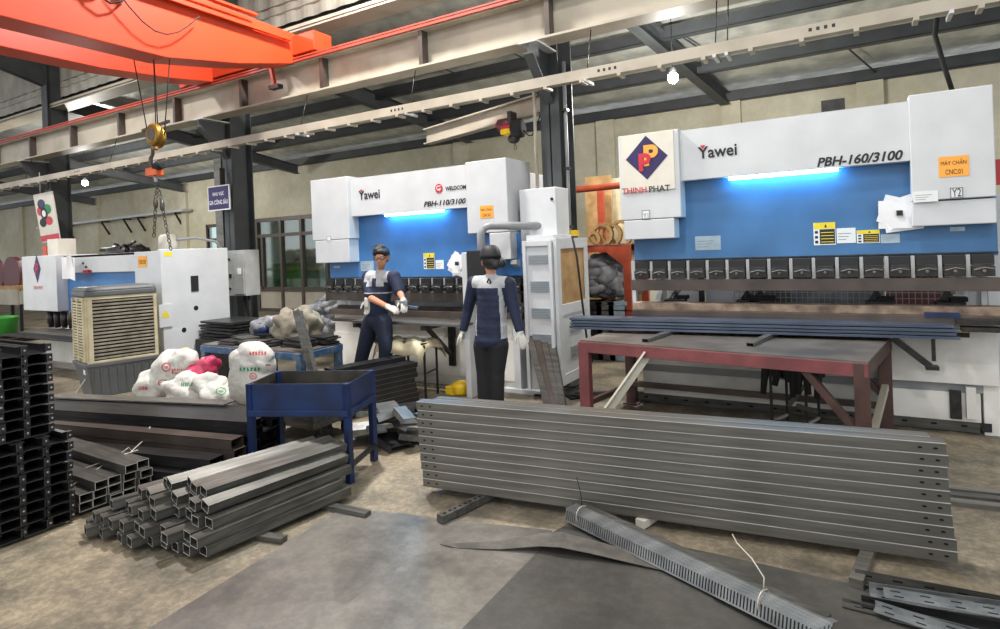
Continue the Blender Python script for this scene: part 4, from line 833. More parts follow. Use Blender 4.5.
# cardboard scroll shapes on the rack
rnd = random.Random(5)
for i, (px, s, L_) in enumerate(((594, .6, 'small curled cardboard cut-out on the red rack, leftmost'), (602, 1, 'curled cardboard cut-out on the red rack, second from left'), (610, 1, 'curled cardboard cut-out on the red rack, third from left'), (619, 1.15, 'tall brown cardboard cut-out on the red rack, rightmost'))):
    c = ony(px, 246, yk+.3); t = MB(); r_ = .15*s; pts = []; n = 16
    for k in range(n+1): a = -PI*.3+1.75*PI*k/n; pts.append((c.x+r_*math.cos(a)*1.0, c.z+r_+.02+r_*math.sin(a)))
    for (a, b), (c_, d) in zip(pts[:-1], pts[1:]): t.bar((a, yk+.3+.1*i/3, b), (c_, yk+.3+.1*i/3, d), .05, .07*s, 'card', up=(0, 1, 0))
    solo(t, 'cardboard_cutout', L_, 'cut-out', 'cardboard cut-outs')
def lumpy(mb, c, r, m_, seed, amp=.15, fl=.0, n=22, k=14, rot=None, fq=3):
    rnd = random.Random(seed); ph = [(rnd.uniform(-fq, fq), rnd.uniform(-fq, fq), rnd.uniform(-fq, fq), rnd.uniform(0, 6)) for _ in range(7)]
    def f(p):
        s = 1+amp*sum(math.sin(a*p.x*2+b*p.y*2+c_*p.z*2+d) for a, b, c_, d in ph)/3.5
        q = Vector((p.x*s, p.y*s, p.z*s)); 
        q.x = math.copysign(abs(q.x)**.8, q.x); q.y = math.copysign(abs(q.y)**.8, q.y)
        if q.z < -.8+fl: q.z = -.8+fl
        return q
    return mb.ell(c, r, m_, n, k, rot, f)
for i, (px, py, rx, rz_) in enumerate(((598, 268, .3, .16), (610, 274, .3, .2), (600, 286, .3, .14), (618, 284, .26, .16))):
    c = ony(px, py, yk+.4); t = MB(); lumpy(t, c, (rx, .3, rz_), 'greybag', i+30, .35, 0, 60, 36, None, 4); o = t.build('plastic_bag'); crumple(o, .05, 5, .02, 14, i); recenter(o); tag(o, 'grey crumpled plastic bag on the lower shelf of the red rack, %s' % ['upper left', 'upper right', 'lower left', 'lower right'][i], 'bag', 'bags on the red rack')
    if 0: solo(t, 'plastic_bag', 'grey crumpled plastic bag on the lower shelf of the red rack, %s' % ['upper left', 'upper right', 'lower left', 'lower right'][i], 'bag', 'bags on the red rack')
for i, (px, m_) in enumerate(((596, 'dark'), (608, 'gal'), (620, 'labelg'))):
    c = ony(px, 322, yk+.1); t = MB(); t.box(c.x-.14, c.x+.14, yk+.0, yk+.3, 0, .85, m_); t.box(c.x-.15, c.x+.15, yk-.01, yk+.31, .8, .86, m_); solo(t, 'parts_bin', ['dark', 'steel grey', 'pale grey'][i]+' upright bin at the foot of the red rack', 'bin', bevel=.01)
# beige wall boards above the rack
t = MB(); t.box(ony(586, 215, 9.3).x, ony(612, 215, 9.3).x, 9.3, 9.33, 0, 2.8, 'card'); solo(t, 'chipboard_sheet', 'brown chipboard sheet standing behind the red rack, left one', 'board')
t = MB(); t.box(ony(613, 215, 9.4).x, ony(640, 215, 9.4).x, 9.4, 9.43, 0, 2.75, 'coolcream'); solo(t, 'chipboard_sheet', 'paler chipboard sheet standing behind the red rack, right one', 'board')
# ================================================================== floor cable tangle near the guard
t = MB(); rnd = random.Random(11)
for i in range(5):
    c = ony(560, 372, 6.3); p = [(c.x+rnd.uniform(-.35, .5), 6.2+rnd.uniform(-.15, .3), .012) for k in range(6)]
    q = [Vector(p[0])]
    for a, b in zip(p[:-1], p[1:]): q += [Vector(a).lerp(Vector(b), .5)+Vector((.05, .03, 0)), Vector(b)]
    t.tube(q, .012, 'rubber', 6)
solo(t, 'cable_tangle', 'black cables lying on the floor beside the guard door', 'cable')
# ================================================================== red table
TB = thing('work_table', 'long red-painted steel table with worn plate top before the right press brake', 'table', (-1.1, 5.6, 0), -.1)
zt = .8; c = [onz(580, 340, zt), onz(868, 362, zt), onz(891, 337, zt), onz(622, 327, zt)]
def lerp2(u, v, z):
    a = c[0].lerp(c[1], u); b = c[3].lerp(c[2], u); r = a.lerp(b, v); return Vector((r.x, r.y, z))
t = MB(); t.hexa([lerp2(0, 0, zt-.012), lerp2(1, 0, zt-.012), lerp2(1, 1, zt-.012), lerp2(0, 1, zt-.012), lerp2(0, 0, zt), lerp2(1, 0, zt), lerp2(1, 1, zt), lerp2(0, 1, zt)], 'plate'); t.build('tabletop', TB)
def beam(name, a, b, w, h, m_): t = MB(); t.bar(a, b, w, h, m_); return t.build(name, TB, .004)
zb = zt-.012-.05
beam('front_rail', lerp2(0, .02, zb), lerp2(1, .02, zb), .06, .1, 'redtable'); beam('back_rail', lerp2(0, .98, zb), lerp2(1, .98, zb), .06, .1, 'brownleg')
beam('side_rail', lerp2(.012, 0, zb), lerp2(.012, 1, zb), .06, .1, 'redtable'); beam('side_rail', lerp2(.985, 0, zb), lerp2(.985, 1, zb), .08, .1, 'brownleg')
for u, v, m_ in ((.014, .03, 'redtable'), (.98, .03, 'brownleg'), (.98, .97, 'brownleg'), (.04, .97, 'brownleg')):
    t = MB(); p = lerp2(u, v, 0); t.bar(p, p+Vector((0, 0, zt-.013)), .1, .09, m_, up=(0, 1, 0)); t.box(p.x-.08, p.x+.08, p.y-.07, p.y+.07, 0, .015, 'brownleg'); t.build('leg', TB, .004)
beam('stretcher', lerp2(.04, .93, .22), lerp2(.98, .93, .22), .06, .05, 'brown_steel'); beam('stretcher', lerp2(.014, .05, .2), lerp2(.04, .97, .2), .05, .05, 'brownleg')
beam('diagonal_brace', lerp2(.18, .97, zt-.1), lerp2(.04, .97, .3), .05, .05, 'brownleg')
beam('diagonal_brace', lerp2(.82, .04, zt-.1), lerp2(.97, .04, .26), .07, .05, 'brownleg'); beam('diagonal_brace', lerp2(.82, .97, zt-.1), lerp2(.97, .97, .3), .06, .05, 'brownleg')
beam('diagonal_brace', lerp2(.99, .8, .42), lerp2(.985, .05, .12), .05, .05, 'cream')
# white leaning angle
t = MB(); a = ony(590, 405, 5.0); b = ony(646, 352, 5.2); 
t.bar((a.x, a.y, .05), (b.x, b.y, b.z), .015, .13, 'signwhite', up=(1, 0, 1)); t.bar((a.x+.02, a.y+.04, .05), (b.x+.02, b.y+.04, b.z), .08, .012, 'signwhite', up=(1, 0, 1)); 
solo(t, 'angle_bar', 'white-painted angle bar leaning against the left end of the red table', 'angle bar')
# two cross bars on the table
for i, (p, q) in enumerate((((645, 339), (688, 325)), ((750, 343), (783, 328)))):
    a, b = onz(*p, zt+.03), onz(*q, zt+.03); b = b+(b-a)*.35; t = MB(); s = .03
    t.bar(a, b, .06, .004, 'gal'); [t.bar(a+Vector((dx, 0, -.015)), b+Vector((dx, 0, -.015)), .004, .03, 'gal') for dx in (-.028, .028)]; t.bar(a-Vector((0, 0, .026)), b-Vector((0, 0, .026)), .06, .003, 'black')
    solo(t, 'spacer_bar', 'grey steel spacer bar lying crosswise on the red table, %s one' % ('left', 'right')[i], 'steel bar')
# bundle of long strips
a = onz(565, 325, .87); b = onz(955, 335, .87); D = (b-a); D.z = 0; Ls = D.length; ang = math.atan2(D.y, D.x)
rnd = random.Random(2); first = None
for i in range(4):
    for j in range(4):
        lab = 'blue-grey steel strip on the red table, %s layer, %s from the front' % (['bottom', 'second', 'third', 'top'][i], nth(j))
        pos = Vector((a.x, a.y, 0))+Vector((math.cos(ang), math.sin(ang), 0))*(.02+rnd.uniform(0, .07))+Vector((-math.sin(ang), math.cos(ang), 0))*(.058*j+.01*(i % 2)); pos.z = .832+.03*i
        if first is None:
            t = MB(); t.box(0, Ls-.05, 0, .055, 0, .004, 'bluesteel'); t.box(0, Ls-.05, 0, .004, .004, .022, 'bluesteel'); t.box(0, Ls-.05, .004, .05, .018, .022, 'bluesteel')
            first = t.build('steel_strip'); o = first
        else: o = first.copy(); C.objects.link(o)
        o.location = pos; o.rotation_euler = (0, 0, ang+rnd.uniform(-.003, .003)); tag(o, lab, 'steel strip', 'blue-grey strips on the red table')
# floor beam behind the table
a, b = onz(690, 398), onz(978, 431); a = onz(640, 399); t = MB(); d = (b-a).normalized(); t.bar(a+Vector((0, -.06, .06)), b+Vector((0, -.06, .06)), .09, .1, 'gal_dk')
for k in range(14): p = a.lerp(b, (k+.5)/14)+Vector((0, -.107, .06)); t.box(p.x-.02, p.x+.02, p.y-.002, p.y+.002, p.z-.008, p.z+.008, 'hole')
solo(t, 'steel_channel', 'dark steel channel on the floor along the foot of the right press brake', 'steel channel')
# black stand beneath table
BS = thing('small_stand', 'small black wire stand with greasy straps hanging over its top, under the red table', 'stand', (-.6, 5.75, 0))
x0, x1 = ony(772, 400, 5.75).x, ony(817, 400, 5.75).x
for x, y in ((x0, 5.7), (x0+.1, 5.95), (x1-.08, 5.7), (x1, 5.95)): t = MB(); t.bar((x, y, 0), (x, y, .55), .022, .022, 'black'); t.build('leg', BS)
t = MB(); t.bar((x0, 5.7, .1), (x1-.08, 5.7, .1), .02, .02, 'black'); t.build('stretcher', BS)
for xa_, xb_ in ((x0, x0+.1), (x1-.08, x1)): t = MB(); t.bar((xa_, 5.7, .1), (xb_, 5.95, .1), .02, .02, 'wire'); t.build('stretcher', BS)
t = MB(); rnd = random.Random(9)
for i in range(9):
    x = x0-.03+(x1-x0+.06)*i/8; t.tube([(x, 5.95, .5-rnd.random()*.12), (x+.01, 5.92, .62), (x, 5.8, .66+rnd.uniform(0, .03)), (x, 5.68, .62), (x+rnd.uniform(-.04, .04), 5.66, .48-rnd.random()*.16)], [.03, .04, .04, .035, .025], 'rubber', 7)
t.build('straps', BS)
t = MB(); t.bar((x0+.14, 5.68, .25), (x0+.28, 5.68, .45), .05, .03, 'chain'); t.bar((x0+.2, 5.67, .26), (x0+.36, 5.69, .22), .04, .03, 'chain'); t.build('hanging_tool', BS)
# ================================================================== left-of-door strips leaning at machine
for i in range(4):
    p = ony(552+5*i-3, 392-i*1.5, 5.75); q = ony(527+7.5*i, 334+i*.5, 6.0); p.z = .0; t = MB(); pr_ = 'gal_dk' if i != 1 else 'brown_steel'
    a = Vector((p.x, 5.7, .01)); b = Vector((q.x, 6.02, .78-.02*i)); t.bar(a, b, .075, .012, pr_, up=(0, -1, .3)); t.bar(a+Vector((.03, .015, 0)), b+Vector((.03, .015, 0)), .012, .04, pr_, up=(0, -1, .3)); t.bar(a+Vector((-.03, .015, 0)), b+Vector((-.03, .015, 0)), .012, .04, pr_, up=(0, -1, .3))
    solo(t, 'leaning_channel', 'dark steel channel leaning against the machine foot beside the woman, %s from the left' % nth(i), 'steel channel', 'leaning channels')
# stool with cloth
ST = thing('stand', 'small black wire stool with a stained cloth on top between the two workers', 'stool', (-4.45, 5.65, 0)); z = .62
P4 = [ony(401, 345, 5.75), ony(436, 343, 5.75), ony(424, 348, 5.45), ony(408, 352, 5.45)]
for p in P4: t = MB(); t.bar((p.x, p.y, 0), (p.x, p.y, z), .02, .02, 'black'); t.build('leg', ST)
t = MB(); t.bar((P4[1].x, P4[1].y, .3), (P4[2].x, P4[2].y, .3), .015, .015, 'black'); t.box(P4[0].x-.03, P4[1].x+.03, 5.43, 5.78, z, z+.02, 'black'); t.build('seat_frame', ST)
t = MB(); g = []; NX_, NY_ = 12, 8
for v in range(NY_+1):
    for u in range(NX_+1):
        fx, fy = u/NX_, v/NY_; ex = max(0, abs(fx-.5)-.42); ey = max(0, abs(fy-.5)-.38)
        g.append((P4[0].x-.12+fx*(P4[1].x-P4[0].x+.2), 5.36+fy*.48, z+.03+.018*math.sin(u*1.4+v)-ex*1.0-ey*1.1))
t.add(g, [(r_*(NX_+1)+k, r_*(NX_+1)+k+1, (r_+1)*(NX_+1)+k+1, (r_+1)*(NX_+1)+k) for r_ in range(NY_) for k in range(NX_)], 'coolcream', True)
o = t.build('cloth'); md = o.modifiers.new('s', 'SOLIDIFY'); md.thickness = .012; tag(recenter(o), 'stained cream cloth draped over the wire stool', 'cloth')
yb_ = MB(); p = onz(466, 392); yb_.lathe((p.x, p.y-.1, 0), [(.09, 0), (.11, .02), (.12, .1), (.1, .13), (.05, .15)], 'yellow', 16); yb_.box(p.x-.16, p.x-.02, p.y-.2, p.y-.08, 0, .1, 'yellow'); solo(yb_, 'yellow_container', 'small yellow plastic container on the floor left of the woman', 'container', bevel=.01)
# ================================================================== air cooler
c0 = onz(89, 393)*.95; th = math.radians(78); e = Vector((math.cos(th), math.sin(th), 0)); nn = Vector((-e.y, e.x, 0))    # e along front, nn backwards
AC = thing('air_cooler', 'large grey and cream evaporative air cooler with slatted grille', 'air cooler', c0, th-0)
W, Dp, Hc = .8, .6, 1.42
def lb(mb, x0, x1, y0, y1, z0, z1, m_): return mb.box(x0, x1, y0, y1, z0, z1, m_)
def bl(mb, name, bev=0): return mb.build(name, AC, bev, world=False)
t = MB(); t.hexa([(.05, .03, 0), (W-.12, .03, 0), (W-.12, Dp-.1, 0), (.05, Dp-.1, 0), (-.02, -.03, .42), (W+.0, -.03, .42), (W, Dp, .42), (-.02, Dp, .42)], 'coolgrey')
for k in range(8): x = .06+k*(W-.14)/7; t.hexa([(x-.012, .022, .03), (x+.012, .022, .03), (x+.012, .03, .03), (x-.012, .03, .03), (x-.012-.02, -.04, .38), (x+.012-.02, -.04, .38), (x+.012-.02, -.03, .38), (x-.012-.02, -.03, .38)], 'coolgrey')
t.box(-.03, W+.01, -.04, Dp+.01, .40, .44, 'coolgrey'); bl(t, 'water_tank', .01)
t = MB(); lb(t, 0, W, .02, Dp, .44, 1.27, 'coolcream'); bl(t, 'housing', .01)
t = MB(); lb(t, .02, .07, -.01, .02, .44, 1.27, 'coolcream'); lb(t, W-.03, W+.01, -.01, .02, .44, 1.27, 'coolcream'); lb(t, 0, W, -.012, .02, .44, .47, 'coolcream'); lb(t, 0, W, -.012, .02, 1.24, 1.28, 'coolcream'); bl(t, 'front_frame', .004)
t = MB(); lb(t, .07, W-.03, .005, .021, .47, 1.24, 'hole')
for k in range(17): z = .485+k*.045; t.hexa([(.07, -.01, z), (W-.03, -.01, z), (W-.03, .01, z+.008), (.07, .01, z+.008), (.07, -.01, z+.018), (W-.03, -.01, z+.018), (W-.03, .01, z+.026), (.07, .01, z+.026)], 'coolslat')
bl(t, 'front_grille')
t = MB(); lb(t, -.012, 0, .08, Dp-.05, .5, 1.22, 'hole')
for k in range(20): z = .5+k*.036; lb(t, -.022, -.004, .08, Dp-.05, z, z+.02, 'coolcream')
for y in (.04, Dp-.07, .3): lb(t, -.026, 0, y, y+.04, .46, 1.26, 'coolcream')
bl(t, 'side_grille')
t = MB(); R0 = [(x, y) for x, y in ((-.02, -.03), (W+.01, -.03), (W+.01, Dp+.01), (-.02, Dp+.01))]; t.hexa([(x, y, 1.28) for x, y in R0]+[(x, y, 1.35) for x, y in R0], 'coolgrey'); t.hexa([(x, y, 1.35) for x, y in R0]+[(W/2+(x-W/2)*.93, Dp/2+(y-Dp/2)*.9, 1.40) for x, y in R0], 'coolgrey'); bl(t, 'top_cap', .015)
for x in (.1, W-.2): t = MB(); t.lathe((x, .1, -.0), [(.03, -.02), (.035, 0), (.03, .02)], 'rubber', 12, 'y'); t.lathe((x, .1, .03), [(.03, -.03), (.03, .0)], 'rubber', 10, 'z'); bl(t, 'caster')
t = MB(); lb(t, -.01, .0, .1, .18, .3, .37, 'labelw'); bl(t, 'sticker')
t = MB(); p = [ony(a, b, 4.05) for a, b in ((72, 365), (68, 380), (66, 392))]; t.tube([(c0.x-.1, c0.y+.35, .5), (c0.x-.18, c0.y+.1, .3), (c0.x-.2, c0.y-.1, .015), (c0.x-.6, c0.y-.25, .015)], .01, 'wire', 6); t.build('power_cord', AC)
# ================================================================== sacks
def sack(label, pts, name='woven_sack', m_='sack', seed=0, amp=.16, marks=(), group=None):
    r = thing(name, label, 'sack', (pts[0][0][0], pts[0][0][1], 0), 0, group); t = MB()
    for (cc, rr, rt) in pts: lumpy(t, cc, rr, m_, seed, amp, 0, 30, 20, rt, 3); seed += 1
    o = t.build('body', r, fix=False); md = o.modifiers.new('r', 'REMESH'); md.mode = 'VOXEL'; md.voxel_size = .014; md.use_smooth_shade = True
    dg = bpy.context.evaluated_depsgraph_get(); me = bpy.data.meshes.new_from_object(o.evaluated_get(dg)); o.modifiers.clear(); o.data = me
    for p in me.polygons: p.use_smooth = True
    crumple(o, .012, 6, .005, 20, seed)
    dpth = bpy.context.evaluated_depsgraph_get(); dpth.update()
    inv = base_mat(r)
    for (px, py, w, h, mm, kind) in marks:       # printed marks pressed onto the cloth surface
        hit = []
        k = 9; g = []; ok = True
        org = Vector((0, 0, EYE)); oi = inv.inverted() @ org
        for v in range(k):
            for u in range(k):
                d = ray(px+(u/(k-1)-.5)*w, py+(v/(k-1)-.5)*h).normalized(); res = o.ray_cast(oi, d)
                if not res[0]: ok = False; break
                g.append(res[1]-d*.006)
            if not ok: break
        if not ok: continue
        t = MB()
        def q(u, v): 
            a = min(k-2, max(0, int(u*(k-1)))); b = min(k-2, max(0, int(v*(k-1)))); fu = u*(k-1)-a; fv = v*(k-1)-b
            return (g[b*k+a].lerp(g[b*k+a+1], fu)).lerp(g[(b+1)*k+a].lerp(g[(b+1)*k+a+1], fu), fv)
        def ringm(cu, cv, r0, r1, n=20):
            vs = [q(cu+rr_*math.cos(2*PI*i/n), cv+rr_*math.sin(2*PI*i/n)) for rr_ in (r0, r1) for i in range(n)]
            t.add(vs, [(i, (i+1) % n, n+(i+1) % n, n+i) for i in range(n)], mm)
        def strip(a, b, c_, d): vs = [q(a+(c_-a)*i/4, v_) for v_ in (b, d) for i in range(5)]; t.add(vs, [(i, i+1, 6+i, 5+i) for i in range(4)], mm)
        if kind == 'ring': ringm(.5, .5, .36, .46); strip(.3, .42, .7, .5); strip(.3, .56, .7, .62)
        if kind == 'text':
            n = 6
            for i in range(n): strip(i/n+.02, .2, i/n+.1, .9); strip(i/n+.02, .2, i/n+.13, .4) if i % 2 else strip(i/n+.02, .6, i/n+.13, .85)
        if kind == 'tri': t.add([q(.1, .05), q(.95, .05), q(.5, .95)], [(0, 1, 2)], mm)
        t.build('printed_mark', r, world=False, fix=False)
    return r
def E3(a, b, c_): return Euler((a, b, c_)).to_matrix()
YK = 3.98
def sc_(px, py, y=YK): c_ = ony(px, py, y); return (c_.x, c_.y, c_.z)
sack('large white woven sack with red print leaning in front of the shear', [(sc_(158, 388), (.3, .2, .2), E3(0, -.2, 0)), (sc_(172, 374), (.28, .17, .24), E3(0, -.6, 0)), (sc_(182, 364), (.2, .13, .14), E3(0, -.6, 0))], seed=3, marks=[(166, 367, 10, 10, 'inkred', 'ring'), (177, 371, 11, 7, 'inkred', 'text'), (163, 383, 11, 8, 'inkred', 'ring'), (143, 388, 9, 5, 'inkred', 'text')])
sack('low crumpled white sack in front of the pink bag', [(sc_(190, 392, 3.85), (.28, .17, .15), E3(0, 0, .3)), (sc_(210, 388, 3.9), (.16, .14, .14), E3(0, .3, .2))], seed=13, amp=.3, marks=[(187, 384, 12, 5, 'inkgreen', 'text')])
sack('flattened white sack with a green print beside the upright sack', [(sc_(225, 396, 3.9), (.25, .18, .12), E3(0, .1, .1))], seed=23, amp=.3, marks=[(221, 391, 12, 8, 'inkgreen', 'ring')])
sack('upright white sack with green and red print left of the blue tray table', [(sc_(253, 382, 3.9), (.25, .17, .25), E3(0, .03, .1)), (sc_(252, 366, 3.9), (.24, .15, .2), E3(0, .1, .1)), (sc_(256, 354, 3.9), (.19, .11, .1), E3(0, .25, .1))], seed=33, amp=.1, marks=[(250, 369, 22, 5, 'inkgreen', 'text'), (253, 376, 8, 7, 'inkred', 'ring'), (258, 353, 18, 5, 'inkred', 'text'), (268, 368, 6, 8, 'inkred', 'tri')])
sack('bright pink plastic bag lying open on the white sacks', [(sc_(200, 374, 4.0), (.15, .13, .1), E3(0, -.2, .2)), (sc_(208, 367, 4.05), (.13, .1, .11), E3(0, -.5, 0))], name='plastic_bag', m_='pink', seed=43, amp=.25)
c = ony(187, 352, 4.5); r = thing('bucket', 'red plastic bucket with a yellow cap behind the white sacks', 'bucket', (c.x, c.y, 0))
hh = c.z-.02; t = MB(); t.lathe((c.x, c.y, 0), [(.09, 0), (.11, hh-.05), (.12, hh-.03), (.12, hh), (.1, hh+.01)], 'redp', 22); t.build('pail', r); t = MB(); t.lathe((c.x-.03, c.y, hh), [(.05, 0), (.05, .05), (.035, .07)], 'yellow', 14); t.build('cap', r)
# bags by the window, behind the machine
for i, (px, py, rx, rz_) in enumerate(((342, 302, .45, .16), (330, 315, .5, .18), (338, 326, .5, .16), (325, 334, .5, .16), (312, 337, .3, .14))):
    c = ony(px-4, py, 7.6); t = MB(); lumpy(t, (c.x, 7.6, c.z), (rx, .35, rz_), 'greybag', 50+i, .35, 0, 64, 40, E3(0, -.3 if i < 3 else .1, 0), 4); o = t.build('plastic_bag'); crumple(o, .05, 4, .02, 12, i); recenter(o); tag(o, 'crumpled white-grey bag in the heap behind the man, %s' % ['topmost', 'second from top', 'third from top', 'fourth from top', 'lowest, at the left foot'][i], 'bag', 'bag heap')
    if 0: solo(t, 'plastic_bag', 'white and grey crumpled bag in the heap left of the middle press brake, %s' % ['topmost', 'second from top', 'third from top', 'fourth from top', 'lowest, at the left foot'][i], 'bag', 'bag heap')
# ================================================================== blue bench
BN = thing('workbench', 'low chipped blue steel workbench loaded with dark parts, left of the man', 'workbench', (-5.8, 4.6, 0)); zt = .72
q0, q1, q2 = onz(202, 344, zt), onz(302, 352.5, zt), onz(341, 342.5, zt); q3 = q0+(q2-q1)
t = MB(); t.hexa([v-Vector((0, 0, .015)) for v in (q0, q1, q2, q3)]+[q0, q1, q2, q3], 'plate'); t.build('tabletop', BN)
for a, b in ((q0, q1), (q1, q2), (q3, q2), (q0, q3)): t = MB(); dz = Vector((0, 0, .05)); t.bar(a-dz, b-dz, .05, .07, 'benchblue'); t.build('rail', BN, .003)
for i, q in enumerate((q0, q1, q2, q3)):
    cc = (q0+q2)/2; p = q+(cc-q).normalized()*.04; t = MB(); t.bar((p.x, p.y, 0), (p.x, p.y, zt-.016), .07, .07, 'benchblue', up=(0, 1, 0)); t.build('leg', BN, .003)
t = MB(); a, b = ony(326, 405, 4.02), ony(296, 311, 4.3); a.z = .01; t.bar((a.x, a.y, .01), b, .09, .015, 'gal_dk', up=(0, -1, 0)); ex = Vector((.04, .02, 0)); t.bar(a+ex, b+ex, .012, .05, 'gal_dk', up=(0, -1, 0)); ex = Vector((-.04, .02, 0)); t.bar(a+ex, b+ex, .012, .05, 'gal_dk', up=(0, -1, 0))
solo(t, 'leaning_channel', 'long dark channel leaning on the front edge of the blue workbench', 'steel channel')
rnd = random.Random(4)
for i in range(9):
    u, v = (.15, .3, .42, .55, .68, .82, .25, .5, .9)[i], (.7, .4, .75, .3, .6, .45, .2, .15, .8)[i]
    p = q0.lerp(q1, u)+(q3-q0)*v; t = MB(); n = 3+i % 3
    for k in range(n): zz = zt+.002+k*.018; w, d_ = .13+.06*rnd.random(), .1; a_ = rnd.uniform(-.3, .3); cs, sn = math.cos(a_), math.sin(a_); pts = [(p.x+x*cs-y*sn, p.y+x*sn+y*cs) for x, y in ((-w, -d_), (w, -d_), (w, d_), (-w, d_))]; t.hexa([(x, y, zz) for x, y in pts]+[(x, y, zz+.012) for x, y in pts], ['blk_steel', 'gal_dk', 'rubber'][(i+k) % 3])
    solo(t, 'steel_plate_pile', 'small pile of dark flat parts on the blue workbench, %s from the left end' % nth(sorted((.15, .3, .42, .55, .68, .82, .25, .5, .9)).index(u)), 'steel parts', 'parts on the blue workbench')
p = q0.lerp(q1, .62)+(q3-q0)*.9; t = MB(); lumpy(t, (p.x, p.y, zt+.15), (.32, .2, .2), 'coolslat', 71, .25, 0, 60, 36, None, 4); o = t.build('cloth_heap'); crumple(o, .014, 7, .012, 26, 1); tag(recenter(o), 'heap of brown-grey patterned rags on the blue workbench', 'rags')
p = q0.lerp(q1, .3)+(q3-q0)*.95; t = MB(); lumpy(t, (p.x, p.y, zt+.12), (.2, .16, .15), 'greybag', 72, .3, 0, 26, 16, None, 4); t.ell((p.x+.02, p.y-.12, zt+.12), (.12, .07, .08), 'navyblue'); solo(t, 'plastic_bag', 'pale crumpled plastic bag with blue on the left of the blue workbench', 'bag')
# stack of black plates left of bench, by the box
t0 = None
c = ony(236, 330, 5.6)
for k in range(6):
    lab = 'flat black steel sheet in the pile behind the blue workbench, %s one' % ORD[k]
    if t0 is None: t = MB(); t.box(-.4, .4, -.3, .3, 0, .03, 'blk_steel'); t0 = t.build('black_sheet'); o = t0
    else: o = t0.copy(); C.objects.link(o)
    o.location = (c.x, c.y, .55+.045*k); o.rotation_euler = (0, 0, .1*math.sin(k*2)); tag(o, lab, 'steel sheet', 'black sheets behind the workbench')
t = MB(); t.box(c.x-.45, c.x+.45, c.y-.35, c.y+.35, 0, .55, 'dark'); solo(t, 'support_block', 'dark pallet box carrying the black sheets behind the blue workbench', 'box', bevel=.01)
# ================================================================== blue cart
CT = thing('tray_cart', 'navy blue steel tray table on four legs in the middle foreground', 'tray table', (-3.7, 3.3, 0)); zt = .74
c = [onz(248, 384, zt), onz(347.5, 383.5, zt), onz(372.5, 370, zt), onz(277, 371, zt)]
hb_ = .2
t = MB(); dz = Vector((0, 0, hb_)); 
for a, b in ((0, 1), (1, 2), (2, 3), (3, 0)): t.bar(c[a]-dz/2, c[b]-dz/2, .006, hb_, 'navyblue')
t.build('tray_side', CT, .002)
t = MB(); t.hexa([v-dz+Vector((0, 0, .0)) for v in c]+[v-dz+Vector((0, 0, .006)) for v in c], 'trayin'); cc = sum(c, Vector())/4
for a, b in ((0, 1), (1, 2), (2, 3), (3, 0)): A_, B_ = c[a].lerp(cc, .012), c[b].lerp(cc, .012); t.bar(A_-dz/2, B_-dz/2, .004, hb_-.006, 'trayin')
t.build('tray_floor', CT)
for a, b in ((0, 1), (1, 2), (2, 3), (3, 0)): t = MB(); z_ = Vector((0, 0, hb_+.02)); t.bar(c[a]-z_, c[b]-z_, .05, .045, 'navyblue'); t.build('frame_rail', CT, .003)
for q in c: t = MB(); p = q.lerp(cc, .03); t.bar((p.x, p.y, 0), (p.x, p.y, zt), .048, .048, 'navyblue', up=(0, 1, 0)); t.build('leg', CT, .003)
for i_, j_ in ((1, 2), (0, 3)): t = MB(); t.bar((c[i_].x, c[i_].y, .13), (c[j_].x, c[j_].y, .13), .03, .03, 'black'); t.build('stretcher', CT)
# dolly
DL = thing('dolly', 'low grey steel dolly with black casters behind the blue tray table', 'dolly', (-4.5, 3.9, 0))
a = onz(328, 424, .15); b = onz(285, 434, .15); t = MB(); x0, x1, y0, y1 = -4.9, -4.15, 3.7, 4.25
t.box(x0, x1, y0, y1, .16, .4, 'gal_dk'); t.box(x0+.02, x1-.02, y0+.02, y1-.02, .4, .41, 'trayin'); t.build('deck', DL, .006)
for x, y in ((x0+.1, y0+.08), (x1-.08, y0+.08), (x1-.08, y1-.08), (x0+.1, y1-.08)):
    t = MB(); t.lathe((x, y-.02, .06), [(.05, 0), (.06, .005), (.06, .035), (.05, .04)], 'rubber', 18, 'y'); t.box(x-.03, x+.03, y-.035, y+.035, .1, .16, 'dark'); t.box(x-.02, x+.02, y-.032, y-.026, .05, .12, 'dark'); t.build('caster', DL)
# ================================================================== STEEL STOCK
def c_chan(name, Ln, w, h, t_=.003, m_='gal', holes=True, lip=.012, flip=False):
    """channel along +x from 0, y 0..w, z 0..h, web on top, open below, highlight painted along the top front edge, slots near both ends"""
    t = MB(); t.box(0, Ln, 0, w, h-t_, h, m_); t.box(0, Ln, 0, t_, 0, h, m_); t.box(0, Ln, w-t_, w, 0, h, m_)
    t.box(0, Ln, t_, lip, 0, t_, m_); t.box(0, Ln, w-lip, w-t_, 0, t_, m_)
    t.box(0, Ln, -.0012, .0, h-.0035, h+.0006, 'edge' if m_ == 'gal' else 'gal')  # pale strip paints a highlight along the top front fold
    if holes:
        for x in (.045, .11, Ln-.045, Ln-.11):
            pts = [(x+.011*math.cos(2*PI*k/10), -.0014, h*.5+.0055*math.sin(2*PI*k/10)) for k in range(10)]; t.add(pts, [tuple(range(10))], 'hole')
    return t
